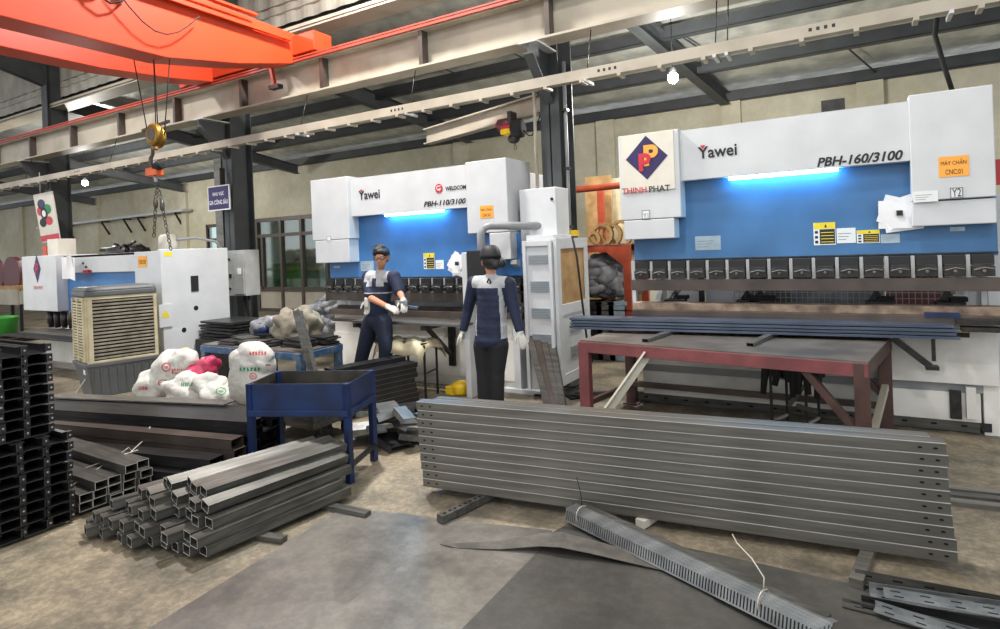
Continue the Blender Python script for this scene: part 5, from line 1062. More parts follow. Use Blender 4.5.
def rect_tube(Ln, w, h, t_=.004, m_='gal_dk'):
    t = MB(); vs = []
    for x in (0, Ln):
        vs += [(x, 0, 0), (x, w, 0), (x, w, h), (x, 0, h), (x, t_, t_), (x, w-t_, t_), (x, w-t_, h-t_), (x, t_, h-t_)]
    fs = [(i, (i+1) % 4, 8+(i+1) % 4, 8+i) for i in range(4)]; fi = [(4+i, 12+i, 12+(i+1) % 4, 4+(i+1) % 4) for i in range(4)]
    t.add(vs, fs+fi, m_); t.add(vs, [(i, (i+1) % 4, 4+(i+1) % 4, 4+i) for i in range(4)]+[(8+i, 12+i, 12+(i+1) % 4, 8+(i+1) % 4) for i in range(4)], 'edge')
    return t
class Proto:
    def __init__(s, mb, name): s.mb = mb; s.name = name; s.o = None
    def put(s, loc, rot, label, cat, group):
        if s.o is None: s.o = s.mb.build(s.name); o = s.o
        else: o = s.o.copy(); C.objects.link(o)
        o.location = loc; o.rotation_euler = rot if not isinstance(rot, (int, float)) else (0, 0, rot)
        return tag(o, label, cat, group)
# ---- big purlin stack
zb = .055; a, b = onz(422, 486, zb), onz(948, 562, zb); D = b-a; ang = math.atan2(D.y, D.x); Ls = D.length; hl = .0592
ux = Vector((math.cos(ang), math.sin(ang), 0)); uy = Vector((-math.sin(ang), math.cos(ang), 0))
pp = Proto(c_chan('steel_purlin', Ls+.03, .088, hl-.0015), 'steel_purlin'); rnd = random.Random(21)
jr = [.01, .01, .0, -.005, -.01, -.01, -.015, -.018, -.012, -.02]
sp_ = Proto(c_chan('steel_purlin', Ls-.1, .088, hl-.0015), 'steel_purlin')
for col, cn in enumerate(('front', 'rear')):
    for k in range(10):
        j = jr[k] if col == 0 else rnd.uniform(-.03, .0)
        extra = 0 if col == 0 else .04+.05*col
        pos = a+ux*(j+extra)+uy*(.094*col); pos.z = zb+hl*k
        (sp_ if col else pp).put(pos, (0, 0, ang+rnd.uniform(-.0008, .0008)), 'grey steel channel, big centre stack, %s row, %s layer%s' % (cn, ORD[k] if k else 'bottom', ' (topmost)' if k == 9 else ''), 'steel channel', 'channels in the big centre stack')
for i, (p, q) in enumerate((((440, 519), (500, 490)), ((640, 524), (657, 513)), ((856, 584), (870, 548)))):
    s, e = onz(*p, .03), onz(*q, .03); e = e+(e-s).normalized()*.5; t = MB(); t.bar(s, e, .06, .045, ['gal_dk', 'signwhite', 'gal'][i]); dd = (e-s).normalized()
    if i == 0:
        for k in range(22): c = s+dd*(.03+.045*k); t.bar(c+Vector((0, 0, .0235)), c+dd*.02+Vector((0, 0, .0235)), .018, .002, 'hole')
    o = solo(t, 'bearer_bar', ['slotted dark bearer under the left end of the big centre stack', 'short pale bearer under the middle of the big centre stack', 'grey bearer under the right end of the big centre stack'][i], 'steel bar')
# ---- channel heap in the left foreground
hp = Proto(rect_tube(1.0, .082, .056), 'short_channel'); rnd = random.Random(8)
base = [(11, -4.2, 0, 0), (10, -4.12, 1, 0), (9, -4.04, 2, .3), (7, -3.9, 3, .8), (5, -3.78, 4, 1)]
for n, x0, lv, wob in base:
    for i in range(n):
        f = (x0+.1*i+4.2)/1.1; x = x0+.1*i+.02+rnd.uniform(-.006, .006); y = 1.86+.17*f+rnd.uniform(-.05, .05)+(.05*lv if lv > 1 else 0)
        dirx = .30-.2*f+rnd.uniform(-.015, .015)*(1+wob); an = math.atan2(1, dirx); roll = 0 if not wob else rnd.choice((0, 0, .35, -.4, .2))*wob
        z = .035+.0585*lv + (.012 if roll else 0)
        o = hp.put((x, y, z), (roll, rnd.uniform(-.004, .004), an), 'short steel channel in the left foreground heap, %s layer, %s from the left' % (ORD[lv], nth(i)), 'steel channel', 'short channels in the left foreground heap')
for i, (x, y) in enumerate(((-3.95, 2.12), (-3.3, 2.2))):
    pass
t = MB(); a_, b_ = onz(95, 535, .017), onz(262, 552, .017); t.bar((-4.3, 2.15, .017), (-2.98, 2.4, .017), .06, .032, 'gal_dk'); solo(t, 'bearer_bar', 'steel bearer under the front of the left foreground heap', 'steel bar')
t = MB(); t.bar((-3.95, 2.8, .017), (-2.76, 2.88, .017), .06, .032, 'gal_dk'); solo(t, 'bearer_bar', 'steel bearer sticking out right under the back of the left foreground heap', 'steel bar')
# ---- small tied stack with ends toward the aisle
sp = Proto(rect_tube(1.9, .085, .058), 'short_channel'); rnd = random.Random(12)
for i in range(5):
    for lv in range([2, 3, 3, 4, 4][i]):
        y = 2.02+.088*i+.085; x = -4.54+.02*i+rnd.uniform(-.03, .02)
        sp.put((x, y, .03+.060*lv), (0, 0, PI+rnd.uniform(-.01, .01)-.02), 'steel channel in the small tied stack, %s layer, %s column from the front' % (ORD[lv], nth(i)), 'steel channel', 'channels in the small tied stack')
t = MB(); t.box(-5.3, -5.24, 2.0, 2.5, 0, .03, 'gal_dk'); solo(t, 'bearer_bar', 'bearer under the small tied channel stack, far one', 'steel bar'); t = MB(); t.box(-4.7, -4.64, 2.0, 2.5, 0, .03, 'gal_dk'); solo(t, 'bearer_bar', 'bearer under the small tied channel stack, near its open ends', 'steel bar')
t = MB(); t.tube([(-4.75, 2.09, .0), (-4.77, 2.09, .16), (-4.8, 2.3, .22), (-4.83, 2.5, .285), (-4.85, 2.56, .2)], .004, 'wire', 5); t.tube([(-4.95, 2.09, .0), (-5.0, 2.09, .16), (-4.85, 2.3, .23), (-4.7, 2.5, .285)], .004, 'wire', 5); solo(t, 'tie_wire', 'pale wire tied around the small channel stack', 'wire')
# ---- tall black stack at left edge, open ends facing the aisle
bk = MB(); Ln, w, h, t_ = 1.8, .128, .064, .004
bk.box(0, Ln, 0, w, 0, t_, 'blk_steel'); bk.box(0, Ln, 0, t_, 0, h-.004, 'blk_steel'); bk.box(0, Ln, w-t_, w, 0, h-.004, 'blk_steel'); bk.box(0, Ln, t_, .03, h-.008, h-.004, 'blk_steel'); bk.box(0, Ln, w-.03, w-t_, h-.008, h-.004, 'blk_steel')
bk.box(-.0008, 0, 0, w, 0, .0022, 'gal_dk'); bk.box(-.0008, 0, 0, .0022, 0, h-.004, 'gal_dk'); bk.box(-.0008, 0, w-.0022, w, 0, h-.004, 'gal_dk')
bk.box(-.0, .04, -.03, 0, .008, h-.008, 'black'); bk.add([(-.0005, -.016+.006*math.cos(2*PI*k/8), h/2+.006*math.sin(2*PI*k/8)) for k in range(8)], [tuple(range(8))], 'lgrey')
bp = Proto(bk, 'black_channel'); rnd = random.Random(17)
for col in range(4):
    for lv in range(18):
        yr_ = (1.945 if lv < 9 else 1.87)-.134*col; 
        bp.put((-4.5+rnd.uniform(-.012, .012)-(.05 if lv > 8 else 0), yr_+rnd.uniform(-.004, .004), .02+.0655*lv), (0, 0, PI), 'black channel, tall stack at left edge, %s layer, %s column from right' % (ORD[lv], nth(col)), 'steel channel', 'black channels in the tall stack')
t = MB()
for x in (-4.7, -6.0): t.box(x-.05, x+.05, 1.4, 1.95, 0, .018, 'gal_dk')
solo(t, 'bearer_bar', 'thin bearers under the tall black stack at the left edge', 'steel bar')
# ---- long black bundles behind
def bundle(fl_, fr_, zt, n, cols, w, L_, m_='blk_steel', seed=0, back=3.6):
    a, b = onz(*fl_, zt), onz(*fr_, zt); d = a-b; an = math.atan2(d.y, d.x); h = (zt-.02)/n; pr = Proto(c_chan('long_channel', back, w-.004, h-.001, .004, m_, False, .02), 'long_channel'); rnd = random.Random(seed)
    u = Vector((math.cos(an), math.sin(an), 0)); v = Vector((-math.sin(an), math.cos(an), 0))
    if v.y > 0: v = v
    for c_ in range(cols):
        for k in range(n):
            pos = b-u*rnd.uniform(-.05, .09)-v*(w*(c_+1)); pos.z = .02+h*k
            pr.put(pos, (0, 0, an+rnd.uniform(-.004, .004)), 'long dark channel in %s, %s layer, %s row' % (L_, ORD[k], nth(c_)), 'steel channel', 'channels in '+L_)
bundle((50, 410), (243, 422), .42, 7, 3, .14, 'the rearmost long bundle', 'blk_steel', 1)
bundle((50, 424), (226, 440), .335, 4, 1, .13, 'the second long bundle from the back', 'brown_steel', 2)
bundle((50, 445), (205, 460), .25, 3, 1, .14, 'the third long bundle from the back', 'blk_steel', 3, 3.0)
bundle((50, 460), (178, 474), .16, 2, 1, .14, 'the frontmost long bundle', 'blk_steel', 4, 2.6)
t = MB(); p = [onz(150, 427, .335), onz(150, 427, .345), onz(146, 438, .26), onz(130, 453, .255), onz(118, 466, .17)]; t.tube(p, .006, 'wire', 5); solo(t, 'tie_wire', 'pale wire looped over the long black bundles', 'wire')
a, b = onz(230, 404, .425), onz(60, 397, .425); t = MB(); t.bar(a+Vector((0, 0, .01)), b+Vector((0, 0, .01)), .15, .012, 'gal'); solo(t, 'flat_plate', 'long light grey flat plate lying on the rearmost black bundle', 'steel plate')
# ---- stack behind the cart
a, b = onz(345, 421), onz(418, 402); d = b-a; an = math.atan2(d.y, d.x); u = d.normalized(); v = Vector((-u.y, u.x, 0)); pr = Proto(c_chan('stacked_channel', d.length, .17, .053, .003, 'blk_steel', False), 'stacked_channel'); rnd = random.Random(6)
for c_ in range(2):
    for k in range(8 if c_ == 0 else 9):
        pos = a+v*(.175*c_)+u*rnd.uniform(-.03, .03); pos.z = .01+.055*k; 
        pr.put(pos, (0, 0, an), 'grey channel stacked behind the blue tray table, %s layer, %s column' % (ORD[k], ('right', 'left')[c_]), 'steel channel', 'channels in the stack behind the tray table')
# ---- bent offcuts pile
rnd = random.Random(31); spots = [(372, 441, .0, .22, .10, .2), (392, 443, .0, .2, .12, -.4), (382, 430, .06, .24, .13, .5), (402, 430, .05, .2, .12, -.2), (375, 422, .1, .2, .1, 1.0), (408, 416, .12, .2, .12, .1), (390, 418, .12, .24, .12, -.7), (411, 440, 0, .14, .12, .9), (398, 424, .14, .2, .1, .4), (365, 436, .06, .12, .07, .6), (387, 424, .16, .13, .08, 1.3), (405, 424, .18, .12, .07, -.5), (380, 437, .1, .1, .06, 0.1), (414, 426, .1, .12, .08, .7)]
for i, (px, py, z, L_, w, an) in enumerate(spots):
    p = onz(px, py+2, z); t = MB(); m_ = ['zinc', 'blk_steel', 'gal', 'zinc', 'gal_dk', 'blk_steel', 'zinc', 'gal_dk', 'blk_steel', 'zinc', 'zinc', 'gal', 'zinc', 'zinc'][i]
    M3 = Euler((rnd.uniform(-.35, .35), rnd.uniform(-.25, .25), an)).to_matrix()
    prof = [(-w, 0), (-w*.9, .05), (w*.7, .055), (w, .02), (w*.97, .015), (w*.68, .048), (-w*.87, .043), (-w*.95, 0)]
    q = [Vector((-L_, a, b)) for a, b in prof]; t.prism(q, (2*L_, 0, 0), m_); t.v = [M3 @ x_+Vector((p.x, p.y, z+.07)) for x_ in t.v]
    mz = min(x_.z for x_ in t.v); 
    if z == 0: t.v = [x_-Vector((0, 0, mz-.003)) for x_ in t.v]
    solo(t, 'bent_offcut', '%s bent sheet offcut, scrap pile by the tray table, %s from the left' % ({'zinc': 'shiny', 'blk_steel': 'black', 'gal': 'grey', 'gal_dk': 'dark grey'}[m_], nth(sorted(s[0] for s in spots).index(px))), 'offcut', 'scrap pile')
# ---- flat bars at right behind the stack
for i, (py) in enumerate((489, 495, 502)):
    p = onz(950, py, .03); t = MB(); t.bar((p.x-.45, p.y-.0, .015+.0*i), (p.x+1.9, p.y+.25, .015), .07, .03, ['gal', 'gal_dk', 'gal'][i]); solo(t, 'flat_bar', 'long steel bar on the floor at the right edge behind the big stack, %s one' % ('rear', 'middle', 'front')[i], 'steel bar', 'bars at the right edge')
# ================================================================== STEEL SHEETS
def sheet(poly, z, m_, name, label, th=.003):
    t = MB(); q = [Vector((p[0], p[1], z)) for p in poly]; t.prism(q, (0, 0, th), m_); return solo(t, name, label, 'steel sheet')
def g(px, py): p = onz(px, py); return (p.x, p.y)
sheet([(-2.74, .2), (-1.3, .2), g(552, 531), g(440, 519), g(405, 514), g(342, 509)], .001, 'sheet', 'steel_sheet', 'large grey steel sheet on the floor in the left of the foreground')
sheet([(g(565, 527)[0], g(565, 527)[1]), g(702, 552), g(850, 585), g(1000, 613), (1.6, 3.2), (1.6, .3), (-1.0, .3), (-1.75, 2.7)], .0045, 'sheet2', 'steel_sheet', 'dark steel sheet on the floor reaching under the slotted bundles at right')
sheet([(-2.2, .2), (-1.2, .2), g(542, 549), g(458, 549), g(416, 557)], .008, 'sheet', 'steel_sheet', 'lighter steel sheet overlapping the left foreground sheet')
sheet([(-1.55, .2), (.9, .2), g(700, 578), g(640, 566), g(560, 551), g(543, 549)], .0115, 'sheet2', 'steel_sheet', 'dark steel sheet at the bottom centre of the photo')
nr = [(458, 548, .014), (500, 549, .022), (540, 546, .05), (560, 547, .065), (590, 553, .05), (632, 563, .03), (698, 578, .016)]
fr_ = [(440, 544, .009), (500, 541, .02), (540, 533, .045), (562, 532, .05), (600, 542, .035), (640, 553, .02), (705, 572, .009)]
t = MB(); A_ = [onz(*p) for p in nr]; B_ = [onz(*p) for p in fr_]; n = len(A_)
dz = Vector((0, 0, -.003)); t.add(A_+B_+[p+dz for p in A_]+[p+dz for p in B_], [(i, i+1, n+i+1, n+i) for i in range(n-1)]+[(2*n+i, 3*n+i, 3*n+i+1, 2*n+i+1) for i in range(n-1)]+[(i, 2*n+i, 2*n+i+1, i+1) for i in range(n-1)]+[(n+i, n+i+1, 3*n+i+1, 3*n+i) for i in range(n-1)]+[(0, n, 3*n, 2*n), (n-1, 3*n-1, 4*n-1, 2*n-1)], 'sheet')
solo(t, 'warped_strip', 'thin warped strip of sheet steel curling up from the foreground sheets', 'steel strip')
# ================================================================== foreground perforated angles
def comb_angle(L_, n):
    t = MB(); t.box(0, L_, 0, .052, .0, .003, 'zinc'); t.box(0, L_, -.003, 0, -.012, .003, 'zinc'); t.box(0, L_, -.003, 0, -.075, -.066, 'zinc')
    for i in range(n): x = L_*(i+.5)/n; t.box(x-L_/n*.27, x+L_/n*.27, -.004, 0, -.066, -.012, 'zinc')
    t.box(0, L_, .004, .005, -.07, -.004, 'gal_dk')
    for i in range(12): x = L_*(i+.5)/12; t.add([(x+.008*math.cos(2*PI*k/8), .026+.006*math.sin(2*PI*k/8), .0035) for k in range(8)], [tuple(range(8))], 'hole')
    return t
a, b = onz(570, 503, .12), onz(823, 621, .12); D = b-a; an = math.atan2(D.y, D.x); cb = Proto(comb_angle(D.length, 92), 'slotted_angle'); u = D.normalized(); v = Vector((-u.y, u.x, 0))
for k in range(4):
    pos = a+v*(.0+.012*k)-v*.03+u*(.012*k); pos.z = .10+.008*k-(.0 if k else 0)
    cb.put(pos, (math.radians(-14), 0, an), 'slotted steel angle of the wire-tied foreground bundle, %s' % ['lowest of four', 'second from below', 'third from below', 'topmost of four'][k], 'slotted angle', 'wire-tied slotted angles')
pos = a+v*.05; pos.z = .075
t = MB(); t.bar(a+v*.045+Vector((0, 0, -.02)), b+v*.045+Vector((0, 0, -.02)), .05, .045, 'gal_dk'); t.bar(a+v*.02+Vector((0, 0, -.07)), b+v*.02+Vector((0, 0, -.07)), .07, .03, 'blk_steel'); solo(t, 'steel_channel', 'dark channel nested inside the wire-tied slotted bundle', 'steel channel')
for i, f in enumerate((.07, .83)):
    c = a+(b-a)*f; c.z = .085; t = MB(); t.tube([c+v*(.052*math.cos(q*PI/6))+Vector((0, 0, .05*math.sin(q*PI/6))) for q in range(13)], .004, 'wire', 5)
    if i == 0: t.tube([c+Vector((0, 0, .05)), c+Vector((-.02, .03, .12)), c+Vector((-.05, .05, .2))], .003, 'black', 5)
    else: t.tube([c+Vector((0, 0, .055)), c+Vector((-.0, .03, .09)), c+Vector((-.06, .1, .13)), c+Vector((-.14, .2, .14)), c+Vector((-.17, .26, .15))], .0035, 'wire', 5)
    solo(t, 'tie_wire', ['wire with a dark upright end at the far end of the slotted bundle', 'pale wire with a loose curling end near the close end of the slotted bundle'][i], 'wire')
# right corner strips
def slot_strip(L_, w, h, m_, n):
    t = MB(); t.box(0, L_, 0, w, 0, .003, m_); t.box(0, L_, w-.003, w, 0, h, m_)
    for i in range(n): x = L_*(i+.4)/n; t.box(x-.02, x+.02, w-.0045, w-.003, h*.45, h*.6, 'hole')
    for i in range(n): x = L_*(i+.5)/n; t.box(x-.018, x+.018, w*.4, w*.6, .003, .0035, 'hole')
    return t
P_ = [((842, 607), (1010, 648), .012, 'gal_dk', .05, .02), ((862, 607), (1020, 640), .02, 'blk_steel', .05, .03), ((873, 612), (1020, 660), .03, 'zinc', .05, .03), ((872, 600), (1020, 622), .035, 'zinc', .06, .05), ((885, 598), (1020, 622), .07, 'zinc', .05, .025), ((856, 584), (1000, 612), .02, 'gal_dk', .05, .05), ((890, 620), (1020, 655), .02, 'zinc', .06, .03)]
for i, (p, q, z, m_, w, h) in enumerate(P_):
    s, e = onz(*p, z), onz(*q, z); d = e-s; t = slot_strip(d.length+.2, w, h, m_, 6); o = t.build('slotted_strip'); o.location = s; o.rotation_euler = (0, 0, math.atan2(d.y, d.x))
    tag(o, '%s slotted strip, bottom right pile, %s' % ({'gal_dk': 'dark grey', 'blk_steel': 'black', 'zinc': 'bright zinc'}[m_], ['frontmost left end', 'second behind the front', 'low one in the front middle', 'upright one in the middle', 'on top of the pile', 'rearmost, running to the big stack', 'nearest the bottom edge'][i]), 'slotted strip', 'loose strips bottom right')
# ================================================================== PEOPLE
def hand(chains, w, d, palm_n, side, s=1.0, curl=.4, spread=.12):
    """palm and five unequal fingers. w wrist, d finger direction, palm_n palm normal, side = +1/-1 thumb side"""
    w = Vector(w); d = Vector(d).normalized(); pn = Vector(palm_n); pn = (pn-d*pn.dot(d)).normalized(); sd = d.cross(pn).normalized()*side
    L = .085*s; ex = []
    for k, off in enumerate((-.030, -.010, .010, .030)):
        base = w+d*L+sd*off*s; chains.append([(w+d*.01+sd*off*.5*s, .017*s), (base, .0115*s)])
        fl = (.058, .072, .078, .066)[k]*s; dd = (d+sd*off*spread*20*.25); dd.normalize(); p = base; r = .0095*s
        pts = [(p, r)]
        for j in range(3):
            a = curl*(j+.6); dr = (dd*math.cos(a)+pn*math.sin(a)); p = p+dr*fl*(.42, .33, .25)[j]; r *= .92; pts.append((p, r))
        chains.append(pts)
    tb = w+d*.022*s+sd*.026*s; t1 = tb+(d*.6+sd*.75+pn*.25).normalized()*.034*s; t2 = t1+(d*.85+sd*.35+pn*.35).normalized()*.032*s; t3 = t2+(d*.95+sd*.05+pn*.4).normalized()*.024*s
    chains.append([(w+d*.01, .018*s), (tb, .0145*s), (t1, .012*s), (t2, .0105*s), (t3, .009*s)])
def head_ells(c, fwd, s=1.0):
    f = Vector(fwd).normalized(); up = Vector((0, 0, 1)); up = (up-f*up.dot(f)).normalized(); r = f.cross(up)
    M3 = Matrix((r, f, up)).transposed(); E = []
    def at(x, y, z): return c+r*x*s+f*y*s+up*z*s
    E.append((c+up*.02*s-f*.01*s, (.075*s, .093*s, .095*s), M3)); E.append((at(0, .028, -.05), (.055*s, .06*s, .062*s), M3)); E.append((at(0, .055, -.088), (.026*s, .024*s, .02*s), M3))
    E.append((at(0, .088, -.018), (.011*s, .018*s, .022*s), M3)); E.append((at(0, .098, -.034), (.014*s, .014*s, .011*s), M3))
    for sx in (-1, 1): E.append((at(sx*.077, -.005, -.015), (.01*s, .02*s, .032*s), M3)); E.append((at(sx*.03, .074, .014), (.022*s, .014*s, .008*s), M3))
    E.append((at(0, .082, -.058), (.024*s, .012*s, .006*s), M3)); E.append((at(0, .079, -.068), (.02*s, .012*s, .007*s), M3))
    return E, M3, at
def paint(o, fn, mats):
    me = o.data; me.materials.clear()
    for m_ in mats: me.materials.append(K[m_])
    bm_ = base_mat(o.parent)
    for p in me.polygons: p.material_index = fn(bm_ @ p.center)
# ---- man
YM = 5.45
def M_(px, py, y=YM): return ony(px, py, y)
man = thing('person', 'person in navy and grey short-sleeved shirt and glasses holding a metal part', 'person', (M_(372, 390).x, YM, 0))
hd = M_(381.5, 257, YM-.02); fwd = Vector((.42, -.87, -.12)); E_, HM, HA = head_ells(hd, fwd, 1.12)
neck = M_(380.5, 270); chest = M_(381, 286); waist = M_(377, 312); pel = M_(376, 320)
shL, shR = M_(368.5, 277, YM+.03), M_(394, 277, YM-.02); elL, elR = M_(370.5, 298, YM-.1), M_(400, 293, YM-.05); wrL, wrR = M_(388, 307, YM-.3), M_(403.5, 300.5, YM-.28)
hipL, hipR = M_(371, 324), M_(383, 323, YM-.03); kL, kR = M_(363.5, 350, YM-.02), M_(386, 348, YM-.08); zf = .085
aL, aR = Vector((M_(355, 380).x, YM+.02, zf+.02)), Vector((M_(386.5, 380).x, YM-.05, zf+.02))
chs = [[(hd-Vector((0, 0, .04)), .048), (neck, .05), (chest, .085), (waist, .085), (pel, .09)], [(chest, .07), (shL, .055), (elL, .043), (wrL, .03)], [(chest, .07), (shR, .055), (elR, .043), (wrR, .028)],
       [(pel, .08), (hipL, .08), (kL, .058), (aL, .04)], [(pel, .08), (hipR, .08), (kR, .058), (aR, .04)]]
blob('body', man, 'skin', chs, E_, .011, 3)
hL, hR = [], []
hand(hL, wrL, (.9, -.1, -.25), (.1, .3, -1), 1, 1.05, .35); hand(hR, wrR, (.5, -.5, -.6), (-.6, .2, -.3), -1, 1.05, .35)
for hc, wr in ((hL, wrL), (hR, wrR)): blob('glove', man, 'glove', hc+[[(wr+(Vector(wr)-hc[0][0][0])*.0, .034), (Vector(wr), .036)]], (), .006, 2)
def torso_ells(sh0, sh1, ch_, wa, pe, wch=.165, dch=.115, wwa=.145):
    ax = (sh1-sh0); ax.z = 0; ax.normalize(); ay = Vector((-ax.y, ax.x, 0)); M3 = Matrix((ax, ay, Vector((0, 0, 1)))).transposed()
    E = [(ch_+Vector((0, 0, .02)), (wch+.01, dch, .15), M3)]+[(ch_.lerp(wa, f_), (wch+(wwa-wch)*f_, dch, .13), M3) for f_ in (.2, .4, .6, .8, 1)]
    if pe: E += [(wa.lerp(pe, f_), (wwa*1.06, dch*1.05, .1), M3) for f_ in (.3, .6, 1)]
    return E, M3
TE, TM = torso_ells(shL, shR, chest, waist, None, .17, .12, .15)
sl = [[(shL, .08), (shL.lerp(elL, .55), .072), (shL.lerp(elL, .86), .07)], [(shR, .08), (shR.lerp(elR, .55), .072), (shR.lerp(elR, .9), .068)], [(chest+Vector((0, 0, .08)), .1), (shL, .082)], [(chest+Vector((0, 0, .08)), .1), (shR, .082)], [(neck-Vector((0, 0, .03)), .065), (chest, .1)]]
sh = blob('shirt', man, 'navy', sl, TE, .012, 5)
axm = (shR-shL); axm.z = 0; axm.normalize()
def fshirt(p):
    u = (p-chest).dot(axm); dz = p.z-chest.z
    if dz > -.01 and abs(u) < .19 and p.y < YM+.06 and dz > .0 + (.05 if abs(u) > .13 else 0) and not (abs(u) < .035): return 1
    if -.085 < dz < -.07 and abs(u) < .16: return 1
    if dz > .1 and abs(u) < .1: return 1
    return 0
paint(sh, fshirt, ('navy', 'clothgrey'))
TE2, _ = torso_ells(shL, shR, waist, pel, pel, .15, .12, .155)
blob('trousers', man, 'trouser_n', [[(pel, .125), (hipL, .115), (kL, .085), (aL.lerp(kL, .2), .078), (aL-Vector((0, 0, .0)), .08)], [(pel, .125), (hipR, .115), (kR, .085), (aR.lerp(kR, .2), .078), (aR-Vector((0, 0, .0)), .08)]], [(pel, (.16, .13, .12), TM)], .013, 5)
blob('hair', man, 'hair', (), [(HA(0, -.02, .038), (.094, .108, .1), HM), (HA(0, -.045, .0), (.09, .08, .085), HM), (HA(.0, .052, .066), (.074, .05, .036), HM), (HA(.05, .045, .05), (.035, .045, .04), HM), (HA(-.05, .045, .05), (.035, .045, .04), HM), (HA(.01, -.005, .09), (.075, .085, .055), HM), (HA(.03, .05, .09), (.045, .04, .025), HM)], .008, 1)
t = MB()
for sx in (-1, 1):
    ring = [HA(sx*.032+.025*math.cos(2*PI*k/14), .1, .0+.018*math.sin(2*PI*k/14)) for k in range(15)]; t.tube(ring, .0035, 'ink', 5); t.tube([HA(sx*.057, .098, .004), HA(sx*.078, .04, .004), HA(sx*.08, -.01, .0)], .003, 'ink', 5)
t.tube([HA(-.008, .1, .004), HA(.008, .1, .004)], .003, 'ink', 5); t.build('glasses', man)
for sx in (-1, 1): t = MB(); t.ell(HA(sx*.03, .082, .0), .0095, 'labelw', 10, 8); t.ell(HA(sx*.03, .089, -.001), .0048, 'ink', 8, 6); t.build('eye', man)
def shoe(parent, a, d):
    d = Vector(d).normalized(); blob('shoe', parent, 'shoe', [[(Vector((a.x, a.y, .05))-d*.06, .045), (Vector((a.x, a.y, .045)), .046), (Vector((a.x, a.y, .038))+d*.13, .036)], [(Vector((a.x, a.y, .1)), .045), (Vector((a.x, a.y, .045)), .046)]], (), .01, 2)
shoe(man, aL, (-.3, -.9, 0)); shoe(man, aR, (.4, -.9, 0))
gp = M_(367.5, 306, YM-.12); ch_ = []; hand(ch_, gp+Vector((0, 0, .07)), (-.05, 0, -1), (0, -1, 0), 1, 1.1, .15); blob('glove', man, 'glove', ch_+[[(gp+Vector((0, 0, .08)), .035), (gp, .04)]], (), .007, 2)
t = MB(); p = (wrL+wrR)/2+Vector((.05, -.06, 0)); t.bar(M_(396, 305, YM-.33), M_(418, 308, YM-.2), .07, .03, 'bluesteel'); t.bar(M_(396, 303, YM-.35), M_(408, 303, YM-.3), .05, .05, 'zinc'); solo(t, 'metal_part', 'small blue-grey metal part held in the gloved hands of the man', 'metal part', bevel=.004)
# ---- woman
YWm = 5.05
def W_(px, py, y=YWm): return ony(px, py, y)
wo = thing('person', 'person seen from behind in black cap, navy jacket with grey shoulders and black trousers', 'person', (W_(491, 400).x, YWm, 0))
hd = W_(490.5, 261); fwd = Vector((-.6, .75, -.1)); E_, HM, HA = head_ells(hd, fwd, 1.08)
neck = W_(491, 275); chest = W_(492, 292); waist = W_(491, 322); pel = W_(491, 338)
shL, shR = W_(474, 283), W_(509, 284); elL, elR = W_(468, 310, YWm+.03), W_(514.5, 311, YWm); wrL, wrR = W_(463, 331, YWm+.0), W_(520, 332, YWm-.02)
hipL, hipR = W_(483, 345), W_(499, 345); kL, kR = W_(484, 372), W_(497, 372); aL, aR = Vector((W_(484.5, 395).x, YWm, .1)), Vector((W_(496.5, 395).x, YWm, .1))
blob('body', wo, 'skin', [[(hd-Vector((0, 0, .05)), .052), (neck, .05), (chest, .08), (waist, .08), (pel, .09)], [(chest, .07), (shL, .05), (elL, .038), (wrL, .026)], [(chest, .07), (shR, .05), (elR, .038), (wrR, .026)], [(pel, .1), (hipL, .08), (kL, .055), (aL, .036)], [(pel, .1), (hipR, .08), (kR, .055), (aR, .036)]], E_, .011, 3)
TE, TM = torso_ells(shL, shR, chest, waist, pel+Vector((0, 0, .02)), .165, .12, .165)
jk = blob('jacket', wo, 'navy', [[(shL, .072), (elL, .056), (wrL.lerp(elL, .12), .045)], [(shR, .072), (elR, .056), (wrR.lerp(elR, .12), .045)], [(chest+Vector((0, 0, .07)), .1), (shL, .074)], [(chest+Vector((0, 0, .07)), .1), (shR, .074)], [(neck-Vector((0, 0, .02)), .06), (chest, .1)]], TE+[(pel+Vector((0, 0, -.02)), (.18, .135, .09), TM)], .012, 4)
def fj(p):
    u = (p.x-chest.x); dz = p.z-chest.z
    if dz > .045 and abs(u) < .19: return 1
    if dz <= .045 and .118 < u-.0*dz < .15 and p.y < YWm+.05 and dz > -.45: return 1
    if dz <= .045 and -.165 < u < -.135 and p.y < YWm+.08 and dz > -.42 and dz < -.12: return 1
    return 0
paint(jk, fj, ('navy', 'clothgrey'))
blob('trousers', wo, 'trouser', [[(pel, .12), (hipL, .1), (kL, .078), (aL+Vector((0, 0, .03)), .07), (aL, .07)], [(pel, .12), (hipR, .1), (kR, .078), (aR+Vector((0, 0, .03)), .07), (aR, .07)]], [(pel, (.16, .125, .11), TM)], .013, 4)
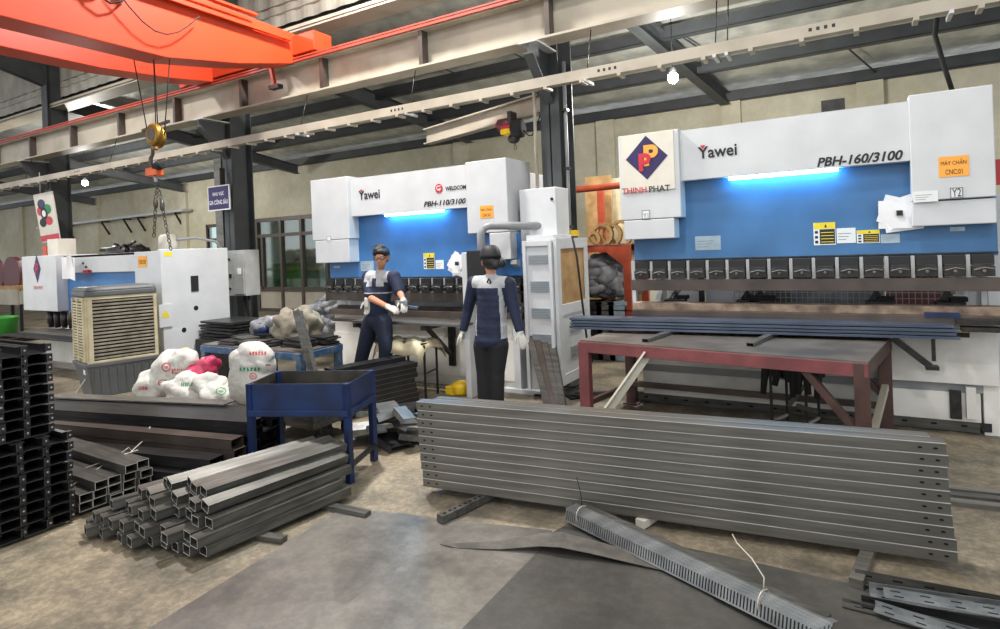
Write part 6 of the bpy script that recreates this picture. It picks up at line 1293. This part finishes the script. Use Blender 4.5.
ch_ = []; hand(ch_, wrL, (-.45, 0, -.6), (.3, .3, -.4), 1, 1.0, .15, .3); blob('glove', wo, 'glove', ch_+[[(wrL+Vector((0, 0, .03)), .03), (wrL, .033)]], (), .006, 2)
ch_ = []; hand(ch_, wrR, (.35, -.1, -.9), (-.4, .2, 0), -1, 1.05, .25, .2); blob('glove', wo, 'glove', ch_+[[(wrR+Vector((-.01, 0, .05)), .033), (wrR, .035)]], (), .006, 2)
blob('hair', wo, 'hair', [[(HA(.0, -.07, -.01), .06), (HA(.03, -.1, -.05), .045)]], [(HA(0, -.03, -.0), (.088, .095, .09), HM), (W_(502, 263, YWm-.02), (.042, .04, .05))], .009, 2)
t = MB(); rings = []
for j in range(8):
    a = j/7*PI/2*.98; rings.append([HA(.1*math.cos(a)**.6*math.cos(2*PI*k/24), -.012+.118*math.cos(a)**.6*math.sin(2*PI*k/24), .02+.125*math.sin(a)) for k in range(24)])
t.loft(rings, 'ink', True); bm_ = []
for k in range(9): an = PI*(.15+.7*k/8); bm_.append((HA(.08*math.cos(an), .09*math.sin(an), .035), HA(.075*math.cos(an), .09*math.sin(an)+.075*math.sin((an-.15*PI)/.7), .022)))
t.add([p for q in bm_ for p in q], [(2*i, 2*i+1, 2*i+3, 2*i+2) for i in range(8)], 'ink'); t.build('cap', wo)
for sx in (-1, 1): t = MB(); t.ell(HA(sx*.03, .082, .0), .0095, 'labelw', 10, 8); t.ell(HA(sx*.03, .089, -.001), .0048, 'ink', 8, 6); t.build('eye', wo)
t = MB(); c = W_(489.5, 282, YWm-.14); 
def disc(mb, c, rx, rz, m_, off=0): mb.add([(c.x, c.y-off, c.z-rz), (c.x+rx, c.y-off, c.z), (c.x, c.y-off, c.z+rz), (c.x-rx, c.y-off, c.z)], [(0, 1, 2, 3)], m_)
inv = base_mat(wo).inverted(); res = jk.ray_cast(inv @ Vector((0, 0, EYE)), (ray(489.5, 282)).normalized())
if res[0]: c = base_mat(wo) @ res[1]; c.y -= .008
disc(t, c, .03, .042, 'ink'); disc(t, c, .012, .02, 'clothgrey', .002); t.build('jacket_emblem', wo)
shoe(wo, aL, (-.1, 1, 0)); shoe(wo, aR, (.15, 1, 0))
